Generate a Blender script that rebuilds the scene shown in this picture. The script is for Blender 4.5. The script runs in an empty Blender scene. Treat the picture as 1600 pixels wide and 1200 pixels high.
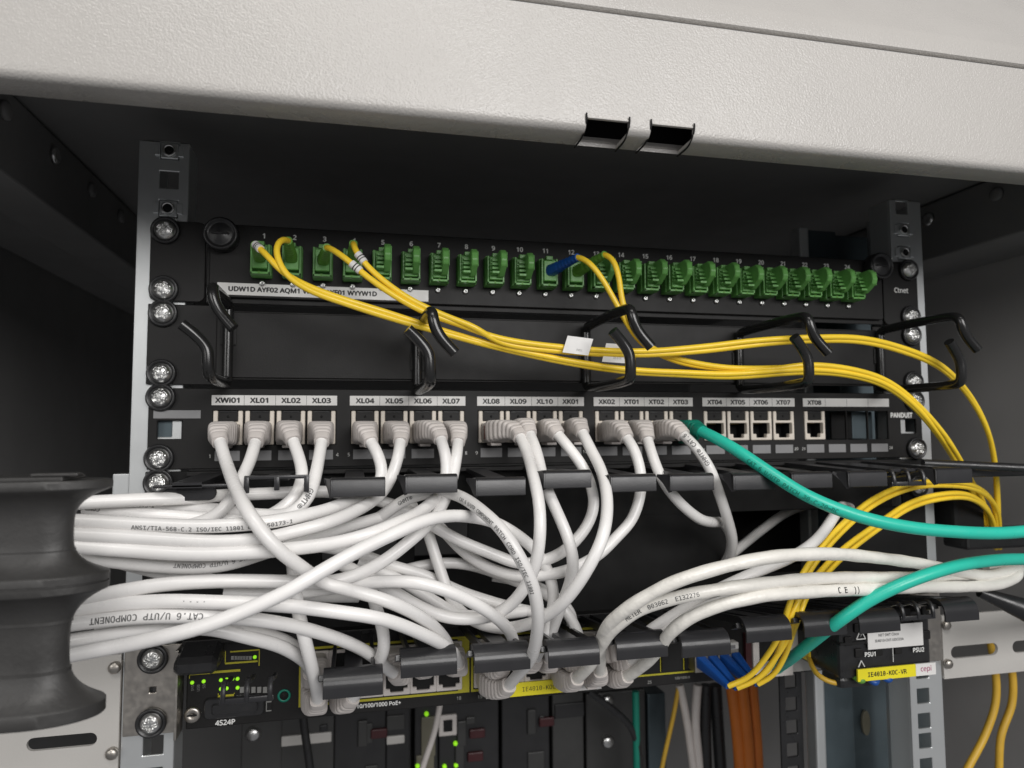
import bpy, bmesh, math, random
from mathutils import Vector, Matrix
random.seed(7)
SC = bpy.context.scene
COL = SC.collection
S = 0.001                                   # everything below is written in millimetres

# ------------------------------------------------------------------ camera
CP = (-132.888, -394.2475, -113.6964); RX, RY, RZ, FPX = .0673, .0056, .2220, 1081.9
def _m(rows): return Matrix(rows)
cr, sr = math.cos(RZ), math.sin(RZ); A_ = _m(((cr, -sr, 0), (sr, cr, 0), (0, 0, 1)))
c_, s_ = math.cos(RX), math.sin(RX); B_ = _m(((1, 0, 0), (0, c_, s_), (0, -s_, c_)))
c_, s_ = math.cos(RY), math.sin(RY); D_ = _m(((c_, 0, -s_), (0, 1, 0), (s_, 0, c_)))
MC = D_ @ B_ @ A_
ax, ay, az = MC[0], MC[1], MC[2]            # right, forward, up in world space
cd = bpy.data.cameras.new('camera'); cam = bpy.data.objects.new('camera', cd); COL.objects.link(cam)
R3 = Matrix((ax, az, -ay)).transposed()
cam.matrix_world = Matrix.Translation(Vector(CP) * S) @ R3.to_4x4()
cd.sensor_width = 36; cd.lens = FPX / 1600 * 36; cd.clip_start = .01; cd.clip_end = 50
cd.dof.use_dof = True; cd.dof.focus_distance = .335; cd.dof.aperture_fstop = 12
SC.camera = cam
def at(px, py, y):                          # photo pixel + depth plane -> point in mm
    d = MC.transposed() @ Vector(((px - 800) / FPX, 1, -(py - 600) / FPX))
    return Vector(CP) + d * ((y - CP[1]) / d[1])
def atx(px, py, x):
    d = MC.transposed() @ Vector(((px - 800) / FPX, 1, -(py - 600) / FPX))
    return Vector(CP) + d * ((x - CP[0]) / d[0])

# ------------------------------------------------------------------ light
w = bpy.data.worlds.new('World'); SC.world = w; w.use_nodes = True
w.node_tree.nodes['Background'].inputs[0].default_value = (.97, .97, 1, 1)
w.node_tree.nodes['Background'].inputs[1].default_value = .19
def lamp(name, loc, aim, sx, sy, watts, col):
    l = bpy.data.lights.new(name, 'AREA'); l.shape = 'RECTANGLE'; l.size = sx; l.size_y = sy; l.energy = watts; l.color = col
    o = bpy.data.objects.new(name, l); COL.objects.link(o); o.location = loc
    o.rotation_euler = (Vector(aim) - Vector(loc)).to_track_quat('-Z', 'Y').to_euler()
lamp('ceiling_lamp_overhead', (-.3, -1.35, 1.5), (0, 0, -.1), 1.2, .6, 14.5, (1, .97, .93))
lamp('office_lamp_front', (.45, -1.9, .5), (0, 0, -.12), 1.3, .7, 25.5, (1, .98, .965))
lamp('office_lamp_side', (-1.5, -1.6, .35), (.2, .1, -.1), .9, .6, 6, (1, .98, .95))
SC.view_settings.view_transform = 'Standard'; SC.view_settings.look = 'None'
SC.view_settings.exposure = .12; SC.view_settings.gamma = 1; SC.view_settings.use_curve_mapping = False

# ------------------------------------------------------------------ materials
def mat(name, col, rough=.5, metal=0, vary=.08, vscale=60, bump=0, bscale=900, emit=0, spec=.5, rvary=.08, detail=3, coat=0, each=0):
    m = bpy.data.materials.new(name); m.use_nodes = True
    nt = m.node_tree; b = nt.nodes['Principled BSDF']; L = nt.links
    b.inputs['Base Color'].default_value = (*col, 1); b.inputs['Roughness'].default_value = rough
    b.inputs['Metallic'].default_value = metal; b.inputs['Specular IOR Level'].default_value = spec
    b.inputs['Coat Weight'].default_value = coat
    tc = nt.nodes.new('ShaderNodeTexCoord')
    n = nt.nodes.new('ShaderNodeTexNoise'); n.inputs['Scale'].default_value = vscale; n.inputs['Detail'].default_value = 6
    L.new(tc.outputs['Object'], n.inputs['Vector'])
    if vary:
        r = nt.nodes.new('ShaderNodeMapRange'); r.inputs[1].default_value = .3; r.inputs[2].default_value = .7
        r.inputs[3].default_value = 1 - vary; r.inputs[4].default_value = 1 + vary
        L.new(n.outputs['Fac'], r.inputs[0])
        mx = nt.nodes.new('ShaderNodeVectorMath'); mx.operation = 'SCALE'; mx.inputs[0].default_value = col
        fac = r.outputs[0]
        if each:                                  # every copy a slightly different shade, as batches of plastic differ
            oi = nt.nodes.new('ShaderNodeObjectInfo'); e_ = nt.nodes.new('ShaderNodeMapRange')
            e_.inputs[3].default_value = 1 - each; e_.inputs[4].default_value = 1 + each * .5; L.new(oi.outputs['Random'], e_.inputs[0])
            mu = nt.nodes.new('ShaderNodeMath'); mu.operation = 'MULTIPLY'; L.new(fac, mu.inputs[0]); L.new(e_.outputs[0], mu.inputs[1]); fac = mu.outputs[0]
        L.new(fac, mx.inputs['Scale']); L.new(mx.outputs[0], b.inputs['Base Color'])
    if rvary:
        r = nt.nodes.new('ShaderNodeMapRange'); r.inputs[1].default_value = .3; r.inputs[2].default_value = .7
        r.inputs[3].default_value = max(.03, rough - rvary); r.inputs[4].default_value = min(1, rough + rvary)
        n2 = nt.nodes.new('ShaderNodeTexNoise'); n2.inputs['Scale'].default_value = vscale * 3.1; n2.inputs['Detail'].default_value = 5
        L.new(tc.outputs['Object'], n2.inputs['Vector']); L.new(n2.outputs['Fac'], r.inputs[0]); L.new(r.outputs[0], b.inputs['Roughness'])
    if bump:
        n3 = nt.nodes.new('ShaderNodeTexNoise'); n3.inputs['Scale'].default_value = bscale; n3.inputs['Detail'].default_value = detail
        L.new(tc.outputs['Object'], n3.inputs['Vector'])
        bp = nt.nodes.new('ShaderNodeBump'); bp.inputs['Strength'].default_value = bump; bp.inputs['Distance'].default_value = .0006
        L.new(n3.outputs['Fac'], bp.inputs['Height']); L.new(bp.outputs[0], b.inputs['Normal'])
    if emit:
        b.inputs['Emission Color'].default_value = (*col, 1); b.inputs['Emission Strength'].default_value = emit
    return m
M = dict(
    beam=mat('powder_coat_grey', (.465, .448, .425), .29, bump=.42, bscale=1250, vary=.03, vscale=11, rvary=.07, detail=1.5),
    inner=mat('cabinet_paint_shaded', (.17, .168, .165), .6, bump=.1, bscale=700, vary=.1, vscale=9),  # the light grey cabinet paint with interior shade put into its colour
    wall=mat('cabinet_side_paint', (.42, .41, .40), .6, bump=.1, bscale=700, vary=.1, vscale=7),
    zinc=mat('zinc_plated_steel', (.74, .76, .76), .36, .8, vary=.02, vscale=30, rvary=.015),
    steel=mat('plain_steel_ear', (.48, .45, .41), .38, 1, vary=.08, vscale=90, rvary=.1),
    chrome=mat('screw_steel', (.66, .66, .65), .3, 1, vary=.04, vscale=200, rvary=.02),
    panel=mat('black_powder_coat', (.0125, .012, .0118), .5, vary=.14, vscale=40, bump=.1, bscale=1400, rvary=.02, spec=.26),
    plastic=mat('black_plastic', (.018, .018, .019), .33, vary=.12, vscale=70, bump=.1, bscale=1300, rvary=.08),
    cap=mat('finger_plastic', (.021, .021, .023), .32, vary=.06, vscale=40, bump=.05, bscale=1600, rvary=.03),
    wire=mat('black_coated_wire', (.014, .014, .014), .2, vary=.08, vscale=40, rvary=.02),
    rubber=mat('dark_grey_nylon', (.036, .035, .034), .48, vary=.16, vscale=40, bump=.2, bscale=500, rvary=.1),
    duct=mat('matt_black_duct_shade', (.007, .007, .007), .7, vary=.1, vscale=30, spec=.25),  # deeper than the panel black: shade inside duct and beam put into colour
    hole=mat('black_void', (.004, .004, .004), .8, vary=0, rvary=0),
    white=mat('white_cable_jacket', (.81, .797, .782), .3, vary=.055, vscale=38, bump=.06, bscale=420, rvary=.06, each=.1),
    braid=mat('wrinkled_white_jacket', (.78, .76, .71), .36, vary=.05, vscale=60, bump=1.0, bscale=190, rvary=.06, detail=2),
    boot=mat('pale_grey_boot', (.62, .578, .55), .45, vary=.05, vscale=90, bump=.1, bscale=900, each=.1),
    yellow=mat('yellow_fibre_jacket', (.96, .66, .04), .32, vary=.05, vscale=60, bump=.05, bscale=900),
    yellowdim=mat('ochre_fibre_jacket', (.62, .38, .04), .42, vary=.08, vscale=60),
    teal=mat('teal_cable_jacket', (.025, .52, .39), .34, vary=.04, vscale=60, bump=.06, bscale=420),
    tealboot=mat('teal_boot', (.005, .19, .13), .42, vary=.06, vscale=90),
    green=mat('green_adapter_plastic', (.13, .36, .085), .4, vary=.1, vscale=120, bump=.08, bscale=1500, each=.18),
    greenboot=mat('bright_green_boot', (.11, .29, .035), .5, vary=.08, vscale=120),
    blue=mat('blue_connector_plastic', (.008, .068, .29), .4, vary=.08, vscale=120),
    label=mat('white_label', (.74, .73, .71), .42, vary=.03, vscale=100),
    greylabel=mat('grey_write_on_strip', (.25, .25, .255), .5, vary=.05, vscale=100),
    ylabel=mat('yellow_label', (.80, .70, .02), .42, vary=.03, vscale=100),
    ink=mat('black_ink', (.012, .012, .012), .5, vary=0, rvary=0),
    greyink=mat('grey_ink', (.12, .12, .12), .5, vary=0, rvary=0),
    paint=mat('white_print', (.74, .74, .72), .5, vary=0, rvary=0),
    dimpaint=mat('grey_print', (.22, .22, .21), .5, vary=0, rvary=0),
    ivory=mat('ivory_keystone', (.74, .675, .59), .42, vary=.06, vscale=150),
    pinkish=mat('clear_plug', (.20, .06, .05), .25, vary=.15, vscale=200),
    red=mat('dark_red_plastic', (.20, .025, .02), .4),
    gold=mat('contacts', (.5, .36, .14), .3, 1),
    led=mat('green_led', (.35, .9, .02), .4, emit=.45, vary=0, rvary=0),
    reds=mat('red_plug', (.05, .008, .01), .5),
    grey=mat('grey_module', (.038, .038, .037), .5, vary=.1, vscale=30),
    darkmod=mat('black_module', (.016, .016, .017), .5, vary=.1, vscale=30),
    bluegrey=mat('blue_grey_steel', (.10, .13, .145), .4, .6, vary=.1, vscale=20),
    platebr=mat('grey_bracket_paint', (.50, .485, .46), .42, bump=.12, bscale=900, vary=.04, vscale=20),
    orange=mat('orange_cable', (.62, .17, .02), .45, vary=.08, vscale=40),
    olive=mat('module_label', (.15, .14, .10), .5, vary=.1, vscale=60),
    magenta=mat('magenta_ink', (.35, .02, .12), .5, vary=0, rvary=0),
    khaki=mat('switch_yellow_line', (.42, .38, .02), .5, vary=.06, vscale=90),
)

# ------------------------------------------------------------------ mesh builder
class MB:
    def __init__(s): s.v = []; s.f = []; s.mi = []; s.sm = []; s.mats = []
    def m(s, name):
        if name not in s.mats: s.mats.append(name)
        return s.mats.index(name)
    def add(s, vs, fs, mt, smooth=False, X=None):
        k = len(s.v); i = s.m(mt)
        s.v += [tuple(X @ Vector(p)) if X is not None else tuple(p) for p in vs]
        for f in fs: s.f.append([k + q for q in f]); s.mi.append(i); s.sm.append(smooth)
        return s
    def box(s, c, d, mt, bev=.4, X=None, seg=2):
        bm = bmesh.new(); bmesh.ops.create_cube(bm, size=1)
        for v in bm.verts: v.co = Vector((v.co.x * d[0] + c[0], v.co.y * d[1] + c[1], v.co.z * d[2] + c[2]))
        if bev: bmesh.ops.bevel(bm, geom=list(bm.edges), offset=min(bev, min(d) * .45), segments=seg, profile=.5, affect='EDGES')
        return s.bm(bm, mt, X)
    def bm(s, bm, mt, X=None, smooth=False):
        bm.verts.index_update()
        s.add([v.co.copy() for v in bm.verts], [[v.index for v in f.verts] for f in bm.faces], mt, smooth, X); bm.free(); return s
    def b2(s, p, q, mt, bev=.4, X=None):
        return s.box([(a + b) / 2 for a, b in zip(p, q)], [abs(a - b) for a, b in zip(p, q)], mt, bev, X)
    def prism(s, poly, a0, a1, mt, axis='x', bev=.3, X=None):
        # polygon in the two other axes, extruded along axis
        bm = bmesh.new()
        def P(u, v, a): return {'x': (a, u, v), 'y': (u, a, v), 'z': (u, v, a)}[axis]
        lo = [bm.verts.new(P(u, v, a0)) for u, v in poly]; hi = [bm.verts.new(P(u, v, a1)) for u, v in poly]
        n = len(poly); bm.faces.new(lo[::-1]); bm.faces.new(hi)
        for i in range(n): bm.faces.new((lo[i], lo[(i + 1) % n], hi[(i + 1) % n], hi[i]))
        bmesh.ops.recalc_face_normals(bm, faces=list(bm.faces))
        if bev: bmesh.ops.bevel(bm, geom=list(bm.edges), offset=bev, segments=1, affect='EDGES')
        return s.bm(bm, mt, X)
    def lathe(s, prof, mt, n=32, X=None, smooth=True):     # (radius, height) about +z
        vs = []; fs = []
        for r, h in prof:
            for k in range(n):
                a = 2 * math.pi * k / n; vs.append((r * math.cos(a), r * math.sin(a), h))
        for j in range(len(prof) - 1):
            for k in range(n): fs.append((j * n + k, j * n + (k + 1) % n, (j + 1) * n + (k + 1) % n, (j + 1) * n + k))
        fs.append(list(range(n))[::-1]); fs.append([(len(prof) - 1) * n + k for k in range(n)])
        return s.add(vs, fs, mt, smooth, X)
    def tube(s, pts, r, mt, n=12, cap=True):
        fr = frames(pts); rr = r if callable(r) else (lambda i: r)
        vs = []; fs = []
        for i, (p, t, nn, bb) in enumerate(fr):
            q = rr(i)
            for k in range(n):
                a = 2 * math.pi * k / n; vs.append(p + nn * (q * math.cos(a)) + bb * (q * math.sin(a)))
        m = len(fr)
        for j in range(m - 1):
            for k in range(n): fs.append((j * n + k, j * n + (k + 1) % n, (j + 1) * n + (k + 1) % n, (j + 1) * n + k))
        s.add(vs, fs, mt, True)
        if cap: s.add(vs[:n], [list(range(n))[::-1]], mt); s.add(vs[-n:], [list(range(n))], mt)
        return s
    def text(s, txt, X, size, mt, align='CENTER', bold=0., sx=1.):
        vs, fs = text_mesh(txt, align, bold)
        return s.add([(x * size * sx, y * size, z) for x, y, z in vs], fs, mt, False, X)
    def build(s, name, parent=None):
        me = bpy.data.meshes.new(name)
        me.from_pydata([(x * S, y * S, z * S) for x, y, z in s.v], [], s.f)
        for k in s.mats: me.materials.append(M[k])
        me.polygons.foreach_set('material_index', s.mi); me.polygons.foreach_set('use_smooth', s.sm); me.update()
        o = bpy.data.objects.new(name, me); COL.objects.link(o)
        if parent is not None:
            o.parent = parent; o.matrix_parent_inverse = Matrix.Translation(-parent.location) if parent.type == 'EMPTY' else Matrix()
        return o
_tc = {}
def bundled(fn):
    try: return bpy.data.fonts.load(bpy.utils.system_resource('DATAFILES', path='fonts') + '/' + fn)   # lettering that ships with Blender
    except Exception: return None
SANS, MONO = bundled('NotoSansMath-Regular.woff2'), bundled('DejaVuSansMono.woff2')
def text_mesh(txt, align, bold, mono=False):
    k = (txt, align, bold, mono)
    if k not in _tc:
        cu = bpy.data.curves.new('t', 'FONT'); cu.body = txt; fo = MONO if txt.startswith('IE4010-KOC') or mono else SANS; cu.font = fo if fo else cu.font; cu.size = 1; cu.align_x = align; cu.align_y = 'CENTER'; cu.resolution_u = 3
        o = bpy.data.objects.new('t', cu); COL.objects.link(o); dg = bpy.context.evaluated_depsgraph_get(); dg.update()
        me = bpy.data.meshes.new_from_object(o.evaluated_get(dg))
        if mono and not txt.startswith('IE4010-KOC'):          # finer faces so that the print can bend round a jacket
            bm = bmesh.new(); bm.from_mesh(me); bmesh.ops.triangulate(bm, faces=list(bm.faces))
            for _ in range(4):
                es = [e for e in bm.edges if e.calc_length() > .14]
                if not es: break
                bmesh.ops.subdivide_edges(bm, edges=es, cuts=1); bmesh.ops.triangulate(bm, faces=[f for f in bm.faces if len(f.verts) > 3])
            bm.to_mesh(me); bm.free()
        V0 = [(v.co.x, v.co.y) for v in me.vertices]; F0 = [list(p.vertices) for p in me.polygons]; V1 = []; F1 = []
        for i, (dx, dy) in enumerate([(0, 0)] if not bold else [(-bold, 0), (bold, 0), (0, bold), (0, -bold)]):   # heavier strokes
            F1 += [[q + len(V1) for q in f] for f in F0]; V1 += [(x + dx, y + dy, i * .012) for x, y in V0]
        _tc[k] = (V1, F1)
        bpy.data.objects.remove(o); bpy.data.curves.remove(cu); bpy.data.meshes.remove(me)
    return _tc[k]
def face(x, y, z, rot=0):                 # text frame on a plane facing -y
    return Matrix.Translation((x, y, z)) @ Matrix.Rotation(rot, 4, 'Y') @ Matrix.Rotation(math.pi / 2, 4, 'X')
def frames(pts):
    n = len(pts); out = []; prev = None
    for i in range(n):
        t = (pts[min(i + 1, n - 1)] - pts[max(i - 1, 0)]).normalized()
        if prev is None:
            a = Vector((0, 0, 1)) if abs(t.z) < .9 else Vector((1, 0, 0)); nn = (a - t * a.dot(t)).normalized()
        else: nn = (prev - t * prev.dot(t)).normalized()
        prev = nn; out.append((pts[i], t, nn, t.cross(nn)))
    return out
def spline(P, step=2.0):
    P = [Vector(p) for p in P]
    P = [P[0] * 2 - P[1]] + P + [P[-1] * 2 - P[-2]]; out = []
    for i in range(1, len(P) - 2):
        p0, p1, p2, p3 = P[i - 1:i + 3]
        t = [0]
        for a, b in ((p0, p1), (p1, p2), (p2, p3)): t.append(t[-1] + max((b - a).length, 1e-3) ** .5)
        n = max(2, int((p2 - p1).length / step))
        for k in range(n):
            u = t[1] + (t[2] - t[1]) * k / n
            def L(a, b, ta, tb): return a * ((tb - u) / (tb - ta)) + b * ((u - ta) / (tb - ta))
            A1 = L(p0, p1, t[0], t[1]); A2 = L(p1, p2, t[1], t[2]); A3 = L(p2, p3, t[2], t[3])
            out.append(L(L(A1, A2, t[0], t[2]), L(A2, A3, t[1], t[3]), t[1], t[2]))
    out.append(P[-2])
    for _ in range(6):                        # relax so that the bends read as a stiff cable
        out = [out[0], out[1]] + [(out[i - 1] + out[i] * 2 + out[i + 1]) / 4 for i in range(2, len(out) - 2)] + out[-2:]
    return out
def wander(pts, a=.45):
    ph = [random.uniform(0, 6.3) for _ in range(6)]; L = 0; out = []
    for i, p in enumerate(pts):
        if i: L += (p - pts[i - 1]).length
        e = min(1, i / 12, (len(pts) - 1 - i) / 12)
        f = lambda k: math.sin(L / 17 + ph[k]) * .6 + math.sin(L / 41 + ph[k + 3])
        out.append(p + Vector((f(0), f(1), f(2))) * (a * e * .6))
    return out
def tag(o, label=None, cat=None, group=None, kind=None):
    if label: o['label'] = label
    if cat: o['category'] = cat
    if group: o['group'] = group
    if kind: o['kind'] = kind
    return o
def thing(name, loc, label, cat, group=None):
    o = bpy.data.objects.new(name, None); o.location = Vector(loc) * S; o.empty_display_size = .01; COL.objects.link(o)
    return tag(o, label, cat, group)
def dup(o, parent, off):                      # copy of a part (with its sub-parts) moved by off (mm)
    c = o.copy(); COL.objects.link(c); c.parent = parent
    c.matrix_parent_inverse = o.matrix_parent_inverse.copy(); c.location = o.location + Vector(off) * S
    for ch in [q for q in bpy.data.objects if q.parent == o]:
        d = ch.copy(); COL.objects.link(d); d.parent = c
    return c
def copy_thing(o, off):
    c = o.copy(); COL.objects.link(c); c.location = o.location + Vector(off) * S
    for ch in list(o.children):
        d = ch.copy(); COL.objects.link(d); d.parent = c
    return c

# ------------------------------------------------------------------ screws (one mesh each, then copies)
RY90 = Matrix.Rotation(math.pi / 2, 4, 'X')   # lathe +z -> -y
def screw_mesh():
    mb = MB(); n, mrings = 64, 22; R = 5.3; vs = []; fs = []
    for j in range(mrings + 1):
        r = R * j / mrings
        for k in range(n):
            a = 2 * math.pi * k / n; x, z = r * math.cos(a), r * math.sin(a)
            h = 3.0 * (1 - (r / R) ** 2.6) + .5
            arm = min(abs(x), abs(z)); rad = max(abs(x), abs(z))
            if rad < 3.5: h -= 2.2 * max(0, min(1, (1.15 - arm) / .35)) * max(0, min(1, (3.5 - rad) / .7))
            if rad < 2.6 and abs(abs(x) - abs(z)) < .35 and rad > 1.0: h -= .5
            vs.append((x, z, h))
    for j in range(mrings):
        for k in range(n): fs.append((j * n + k, j * n + (k + 1) % n, (j + 1) * n + (k + 1) % n, (j + 1) * n + k))
    mb.add(vs, fs, 'chrome', True, RY90); return mb
def washer_mesh():
    mb = MB(); mb.lathe([(7.3, 0), (7.4, 1.4), (6.9, 2.3), (6.2, 2.4), (5.6, 1.4), (3, 1.0)], 'plastic', 32, RY90); return mb
PROTO_S = screw_mesh(); PROTO_W = washer_mesh(); _sm = {}
def put_screws(root, spots, y=0, washer=True):
    for x, z in spots:
        if 's' not in _sm:
            o = PROTO_S.build('screw', root); wv = PROTO_W.build('washer', o); _sm['s'] = (o.data, wv.data)
            o.location = Vector((x, y - 1.2, z)) * S; o.rotation_euler = (0, .35, 0); wv.location = (0, .0012, 0)
        else:
            o = bpy.data.objects.new('screw', _sm['s'][0]); COL.objects.link(o); o.parent = root
            o.matrix_parent_inverse = Matrix.Translation(-root.location) if root.type == 'EMPTY' else Matrix()
            o.location = Vector((x, y - 1.2, z)) * S; o.rotation_euler = (0, random.uniform(0, 1.5), 0)
            if washer:
                wv = bpy.data.objects.new('washer', _sm['s'][1]); COL.objects.link(wv); wv.parent = o; wv.location = (0, .0012, 0)

def plate(mb, x0, x1, z0, z1, y, th, holes, mt):
    """flat plate facing -y with rectangular holes (hx0,hx1,hz0,hz1)"""
    xs = sorted({x0, x1, *[h[0] for h in holes], *[h[1] for h in holes]}); zs = sorted({z0, z1, *[h[2] for h in holes], *[h[3] for h in holes]})
    bm = bmesh.new(); g = {}
    def V(x, z):
        if (x, z) not in g: g[(x, z)] = bm.verts.new((x, y, z))
        return g[(x, z)]
    for a, b in zip(xs, xs[1:]):
        for c, d in zip(zs, zs[1:]):
            mx, mz = (a + b) / 2, (c + d) / 2
            if any(h[0] < mx < h[1] and h[2] < mz < h[3] for h in holes): continue
            bm.faces.new((V(a, c), V(b, c), V(b, d), V(a, d)))
    r = bmesh.ops.extrude_face_region(bm, geom=list(bm.faces))
    for v in [q for q in r['geom'] if isinstance(q, bmesh.types.BMVert)]: v.co.y += th
    bmesh.ops.recalc_face_normals(bm, faces=list(bm.faces))
    be = [e for e in bm.edges if len(e.link_faces) == 2 and e.calc_face_angle(0) > .5]
    bmesh.ops.bevel(bm, geom=be, offset=min(.35, th * .3), segments=1, affect='EDGES')
    mb.bm(bm, mt)

# ================================================================== cabinet
cab = thing('server_cabinet', (0, 0, -420), 'pale grey server cabinet with a textured front beam and dark inside', 'cabinet')
def beam():
    prof = [(-112, 14.6), (-112, 13.5), (-112.8, 11), (-114.5, 9.9)] + [(-126.5 - 3.5 * math.sin(t * math.pi / 12), 13.4 - 3.5 * math.cos(t * math.pi / 12)) for t in range(0, 7)] + [(-130, 30), (-130, 61.2), (-127, 62)]
    cut = lambda i: 4 <= i <= 9
    xs = [-520, -41.2, -22.3, -12.6, 7.2, 520]; mb = MB()
    bm = bmesh.new()
    P2 = prof[:10] + [(-130, 15.4)] + prof[11:]   # profile with an extra edge at the slot top
    rows = [[bm.verts.new((x + (3.2 * (1 if 0 < k < 5 else 0)) * 0, a, b)) for a, b in P2] for k, x in enumerate(xs)]
    for k in range(5):
        for i in range(len(P2) - 1):
            if k in (1, 3) and 3 <= i <= 9: continue
            bm.faces.new((rows[k][i], rows[k][i + 1], rows[k + 1][i + 1], rows[k + 1][i]))
    bmesh.ops.recalc_face_normals(bm, faces=list(bm.faces))
    bmesh.ops.solidify(bm, geom=list(bm.faces), thickness=1.5)
    bmesh.ops.recalc_face_normals(bm, faces=list(bm.faces))
    mb.bm(bm, 'beam', None, False)
    return mb
ob = beam().build('front_beam', cab)
for p in ob.data.polygons: p.use_smooth = abs(p.normal.x) < .2
ob.data.set_sharp_from_angle(angle=math.radians(35))
MB().b2((-520, -111.4, 14.5), (520, -109.8, 65.8), 'duct', .3).build('beam_web_shaded', cab)  # grey web coloured black to stand for the unlit hollow behind the slots
mb = MB()                                        # lanced tabs that stand up at the ends of the two slots
for x0, x1 in ((-41.2, -22.3), (-12.6, 7.2)):
    for x in (x0, x1):
        mb.tube(spline([(x, -114, 9), (x, -125, 9.4), (x, -129.5, 12), (x, -130.6, 14), (x, -130.6, 16.9)], 1), .4, 'hole', 8)
    mb.b2((x0 + .5, -130.6, 14.9), (x1 - .5, -129, 15.6), 'beam', .2)
mb.build('slot_edge', cab)
mb = MB()
pr = [(-127, 63.4), (-127.6, 63.4), (-129, 64.5), (-129, 71), (-127.5, 75.5), (-82, 141), (-60, 176), (-58, 172)]
bm = bmesh.new(); lo = [bm.verts.new((-520, a, b)) for a, b in pr]; hi = [bm.verts.new((520, a, b)) for a, b in pr]
for i in range(len(pr) - 1): bm.faces.new((lo[i], hi[i], hi[i + 1], lo[i + 1]))
bmesh.ops.bevel(bm, geom=[e for e in bm.edges if len(e.link_faces) == 2 and e.calc_face_angle(0) > .1], offset=2.2, segments=3, affect='EDGES', clamp_overlap=True)
bmesh.ops.recalc_face_normals(bm, faces=list(bm.faces)); bmesh.ops.solidify(bm, geom=list(bm.faces), thickness=1.5)
mb.bm(bm, 'beam', None, True); o = mb.build('roof_rim', cab); o.data.set_sharp_from_angle(angle=math.radians(40))
MB().b2((-520, -110, 66), (520, 640, 70), 'inner', .5).build('roof', cab)
for sx in (-1, 1):
    MB().b2((sx * 395, -60, -900), (sx * 398, 640, 66), 'inner' if sx < 0 else 'wall', .5).build('side_panel', cab)  # left panel takes the shaded copy of the paint, right one the plain
    mb = MB(); mb.b2((sx * 345, -108, 20), (sx * 311, 640, 65), 'inner', 1.5); mb.b2((sx * 394, -100, 26), (sx * 346, 640, 62), 'inner', 1)
    for y in range(-60, 420, 60): mb.lathe([(5, 0), (5, 2), (3, 3)], 'chrome' if y == 60 else 'inner', 12, Matrix.Translation((sx * 310.8, y, 52)) @ Matrix.Rotation(-sx * math.pi / 2, 4, 'Y'))
    mb.build('depth_beam', cab)
MB().b2((-398, 638, -900), (398, 641, 66), 'inner', .5).build('back_panel', cab)

# ================================================================== rails
def zs_holes(top, n):
    out = []
    z = top
    for u in range(n):
        for d in (6.35, 22.225, 38.1): out.append(z - d)
        z -= 44.45
    return out
def rail(sx, label):
    r = thing('mounting_rail', (sx * 235, 4, -420), label, 'rail', 'upright rack rails')
    mb = MB(); xi, xo = sx * 222.5, sx * 247.5
    H = [(sx * 232.3 - 4.8, sx * 232.3 + 4.8, z - 4.8, z + 4.8) for z in zs_holes(44.45, 10)]
    plate(mb, min(xi, xo), max(xi, xo), -420, 43, 2.3, 2, H, 'zinc')
    mb.b2((xo, 2.8, -420), (xo - sx * 2, 52, 43), 'zinc', .4)
    mb.b2((xi, 4.2, -420), (xi + sx * 1.6, 22, 43), 'zinc', .3)
    mb.build('upright', r)
    mb2 = MB()
    for z in zs_holes(44.45, 10)[:3] if sx < 0 else zs_holes(44.45, 10)[1:3]:
        if abs(z - (44.45 - 22.225)) < .1 and sx < 0: continue
        q = MB(); x = sx * 232.3
        q.b2((x - 4.4, 1.9, z - 4.4), (x + 4.4, 6, z + 4.4), 'zinc', .6); q.b2((x - 7.2, 1.2, z - 3), (x - 4.5, 2.2, z + 3), 'zinc', .3); q.b2((x + 4.5, 1.2, z - 3), (x + 7.2, 2.2, z + 3), 'zinc', .3)
        q.lathe([(2.9, 0), (3.4, .6), (3.3, 1.5), (2.4, 1.55), (2.3, .2)], 'chrome', 20, Matrix.Translation((x, 1.9, z)) @ RY90)
        q.lathe([(2.3, 0), (2.3, 1.1)], 'hole', 16, Matrix.Translation((x, 1.9, z)) @ RY90)
        q.build('cage_nut', r)
    return r
rail(-1, 'zinc plated rack rail beside the black spool, left of all the panels')
rail(1, 'zinc plated rack rail beside the grey wall, right of all the panels')
g = thing('rear_rail', (215, 60, -420), 'blue grey slotted upright behind the power supply box', 'rail')
mb = MB(); H = [(170, 178, z, z + 9) for z in range(-420, -255, 15)]
plate(mb, 166, 184, -420, -230, 62, 2, [(170.5, 179.5, z, z + 9.5) for z in range(-412, -262, 16)], 'plastic')
mb.build('slotted_strip', g)
mb = MB()
for x0, x1, y, m_ in ((186, 194, 50, 'zinc'), (195, 222, 56, 'bluegrey'), (224, 262, 64, 'bluegrey')): mb.b2((x0, y, -420), (x1, y + 12, 36), m_, 1.5)
mb.build('channel', g)
mb = MB()
for z in (-272, -330):
    mb.prism([(236 + 3.4 * math.cos(a * .3927), z + 9 * math.sin(a * .3927)) for a in range(16)], 61, 63.2, 'olive', 'y', .2)
mb.build('slot_plate', g)

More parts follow.
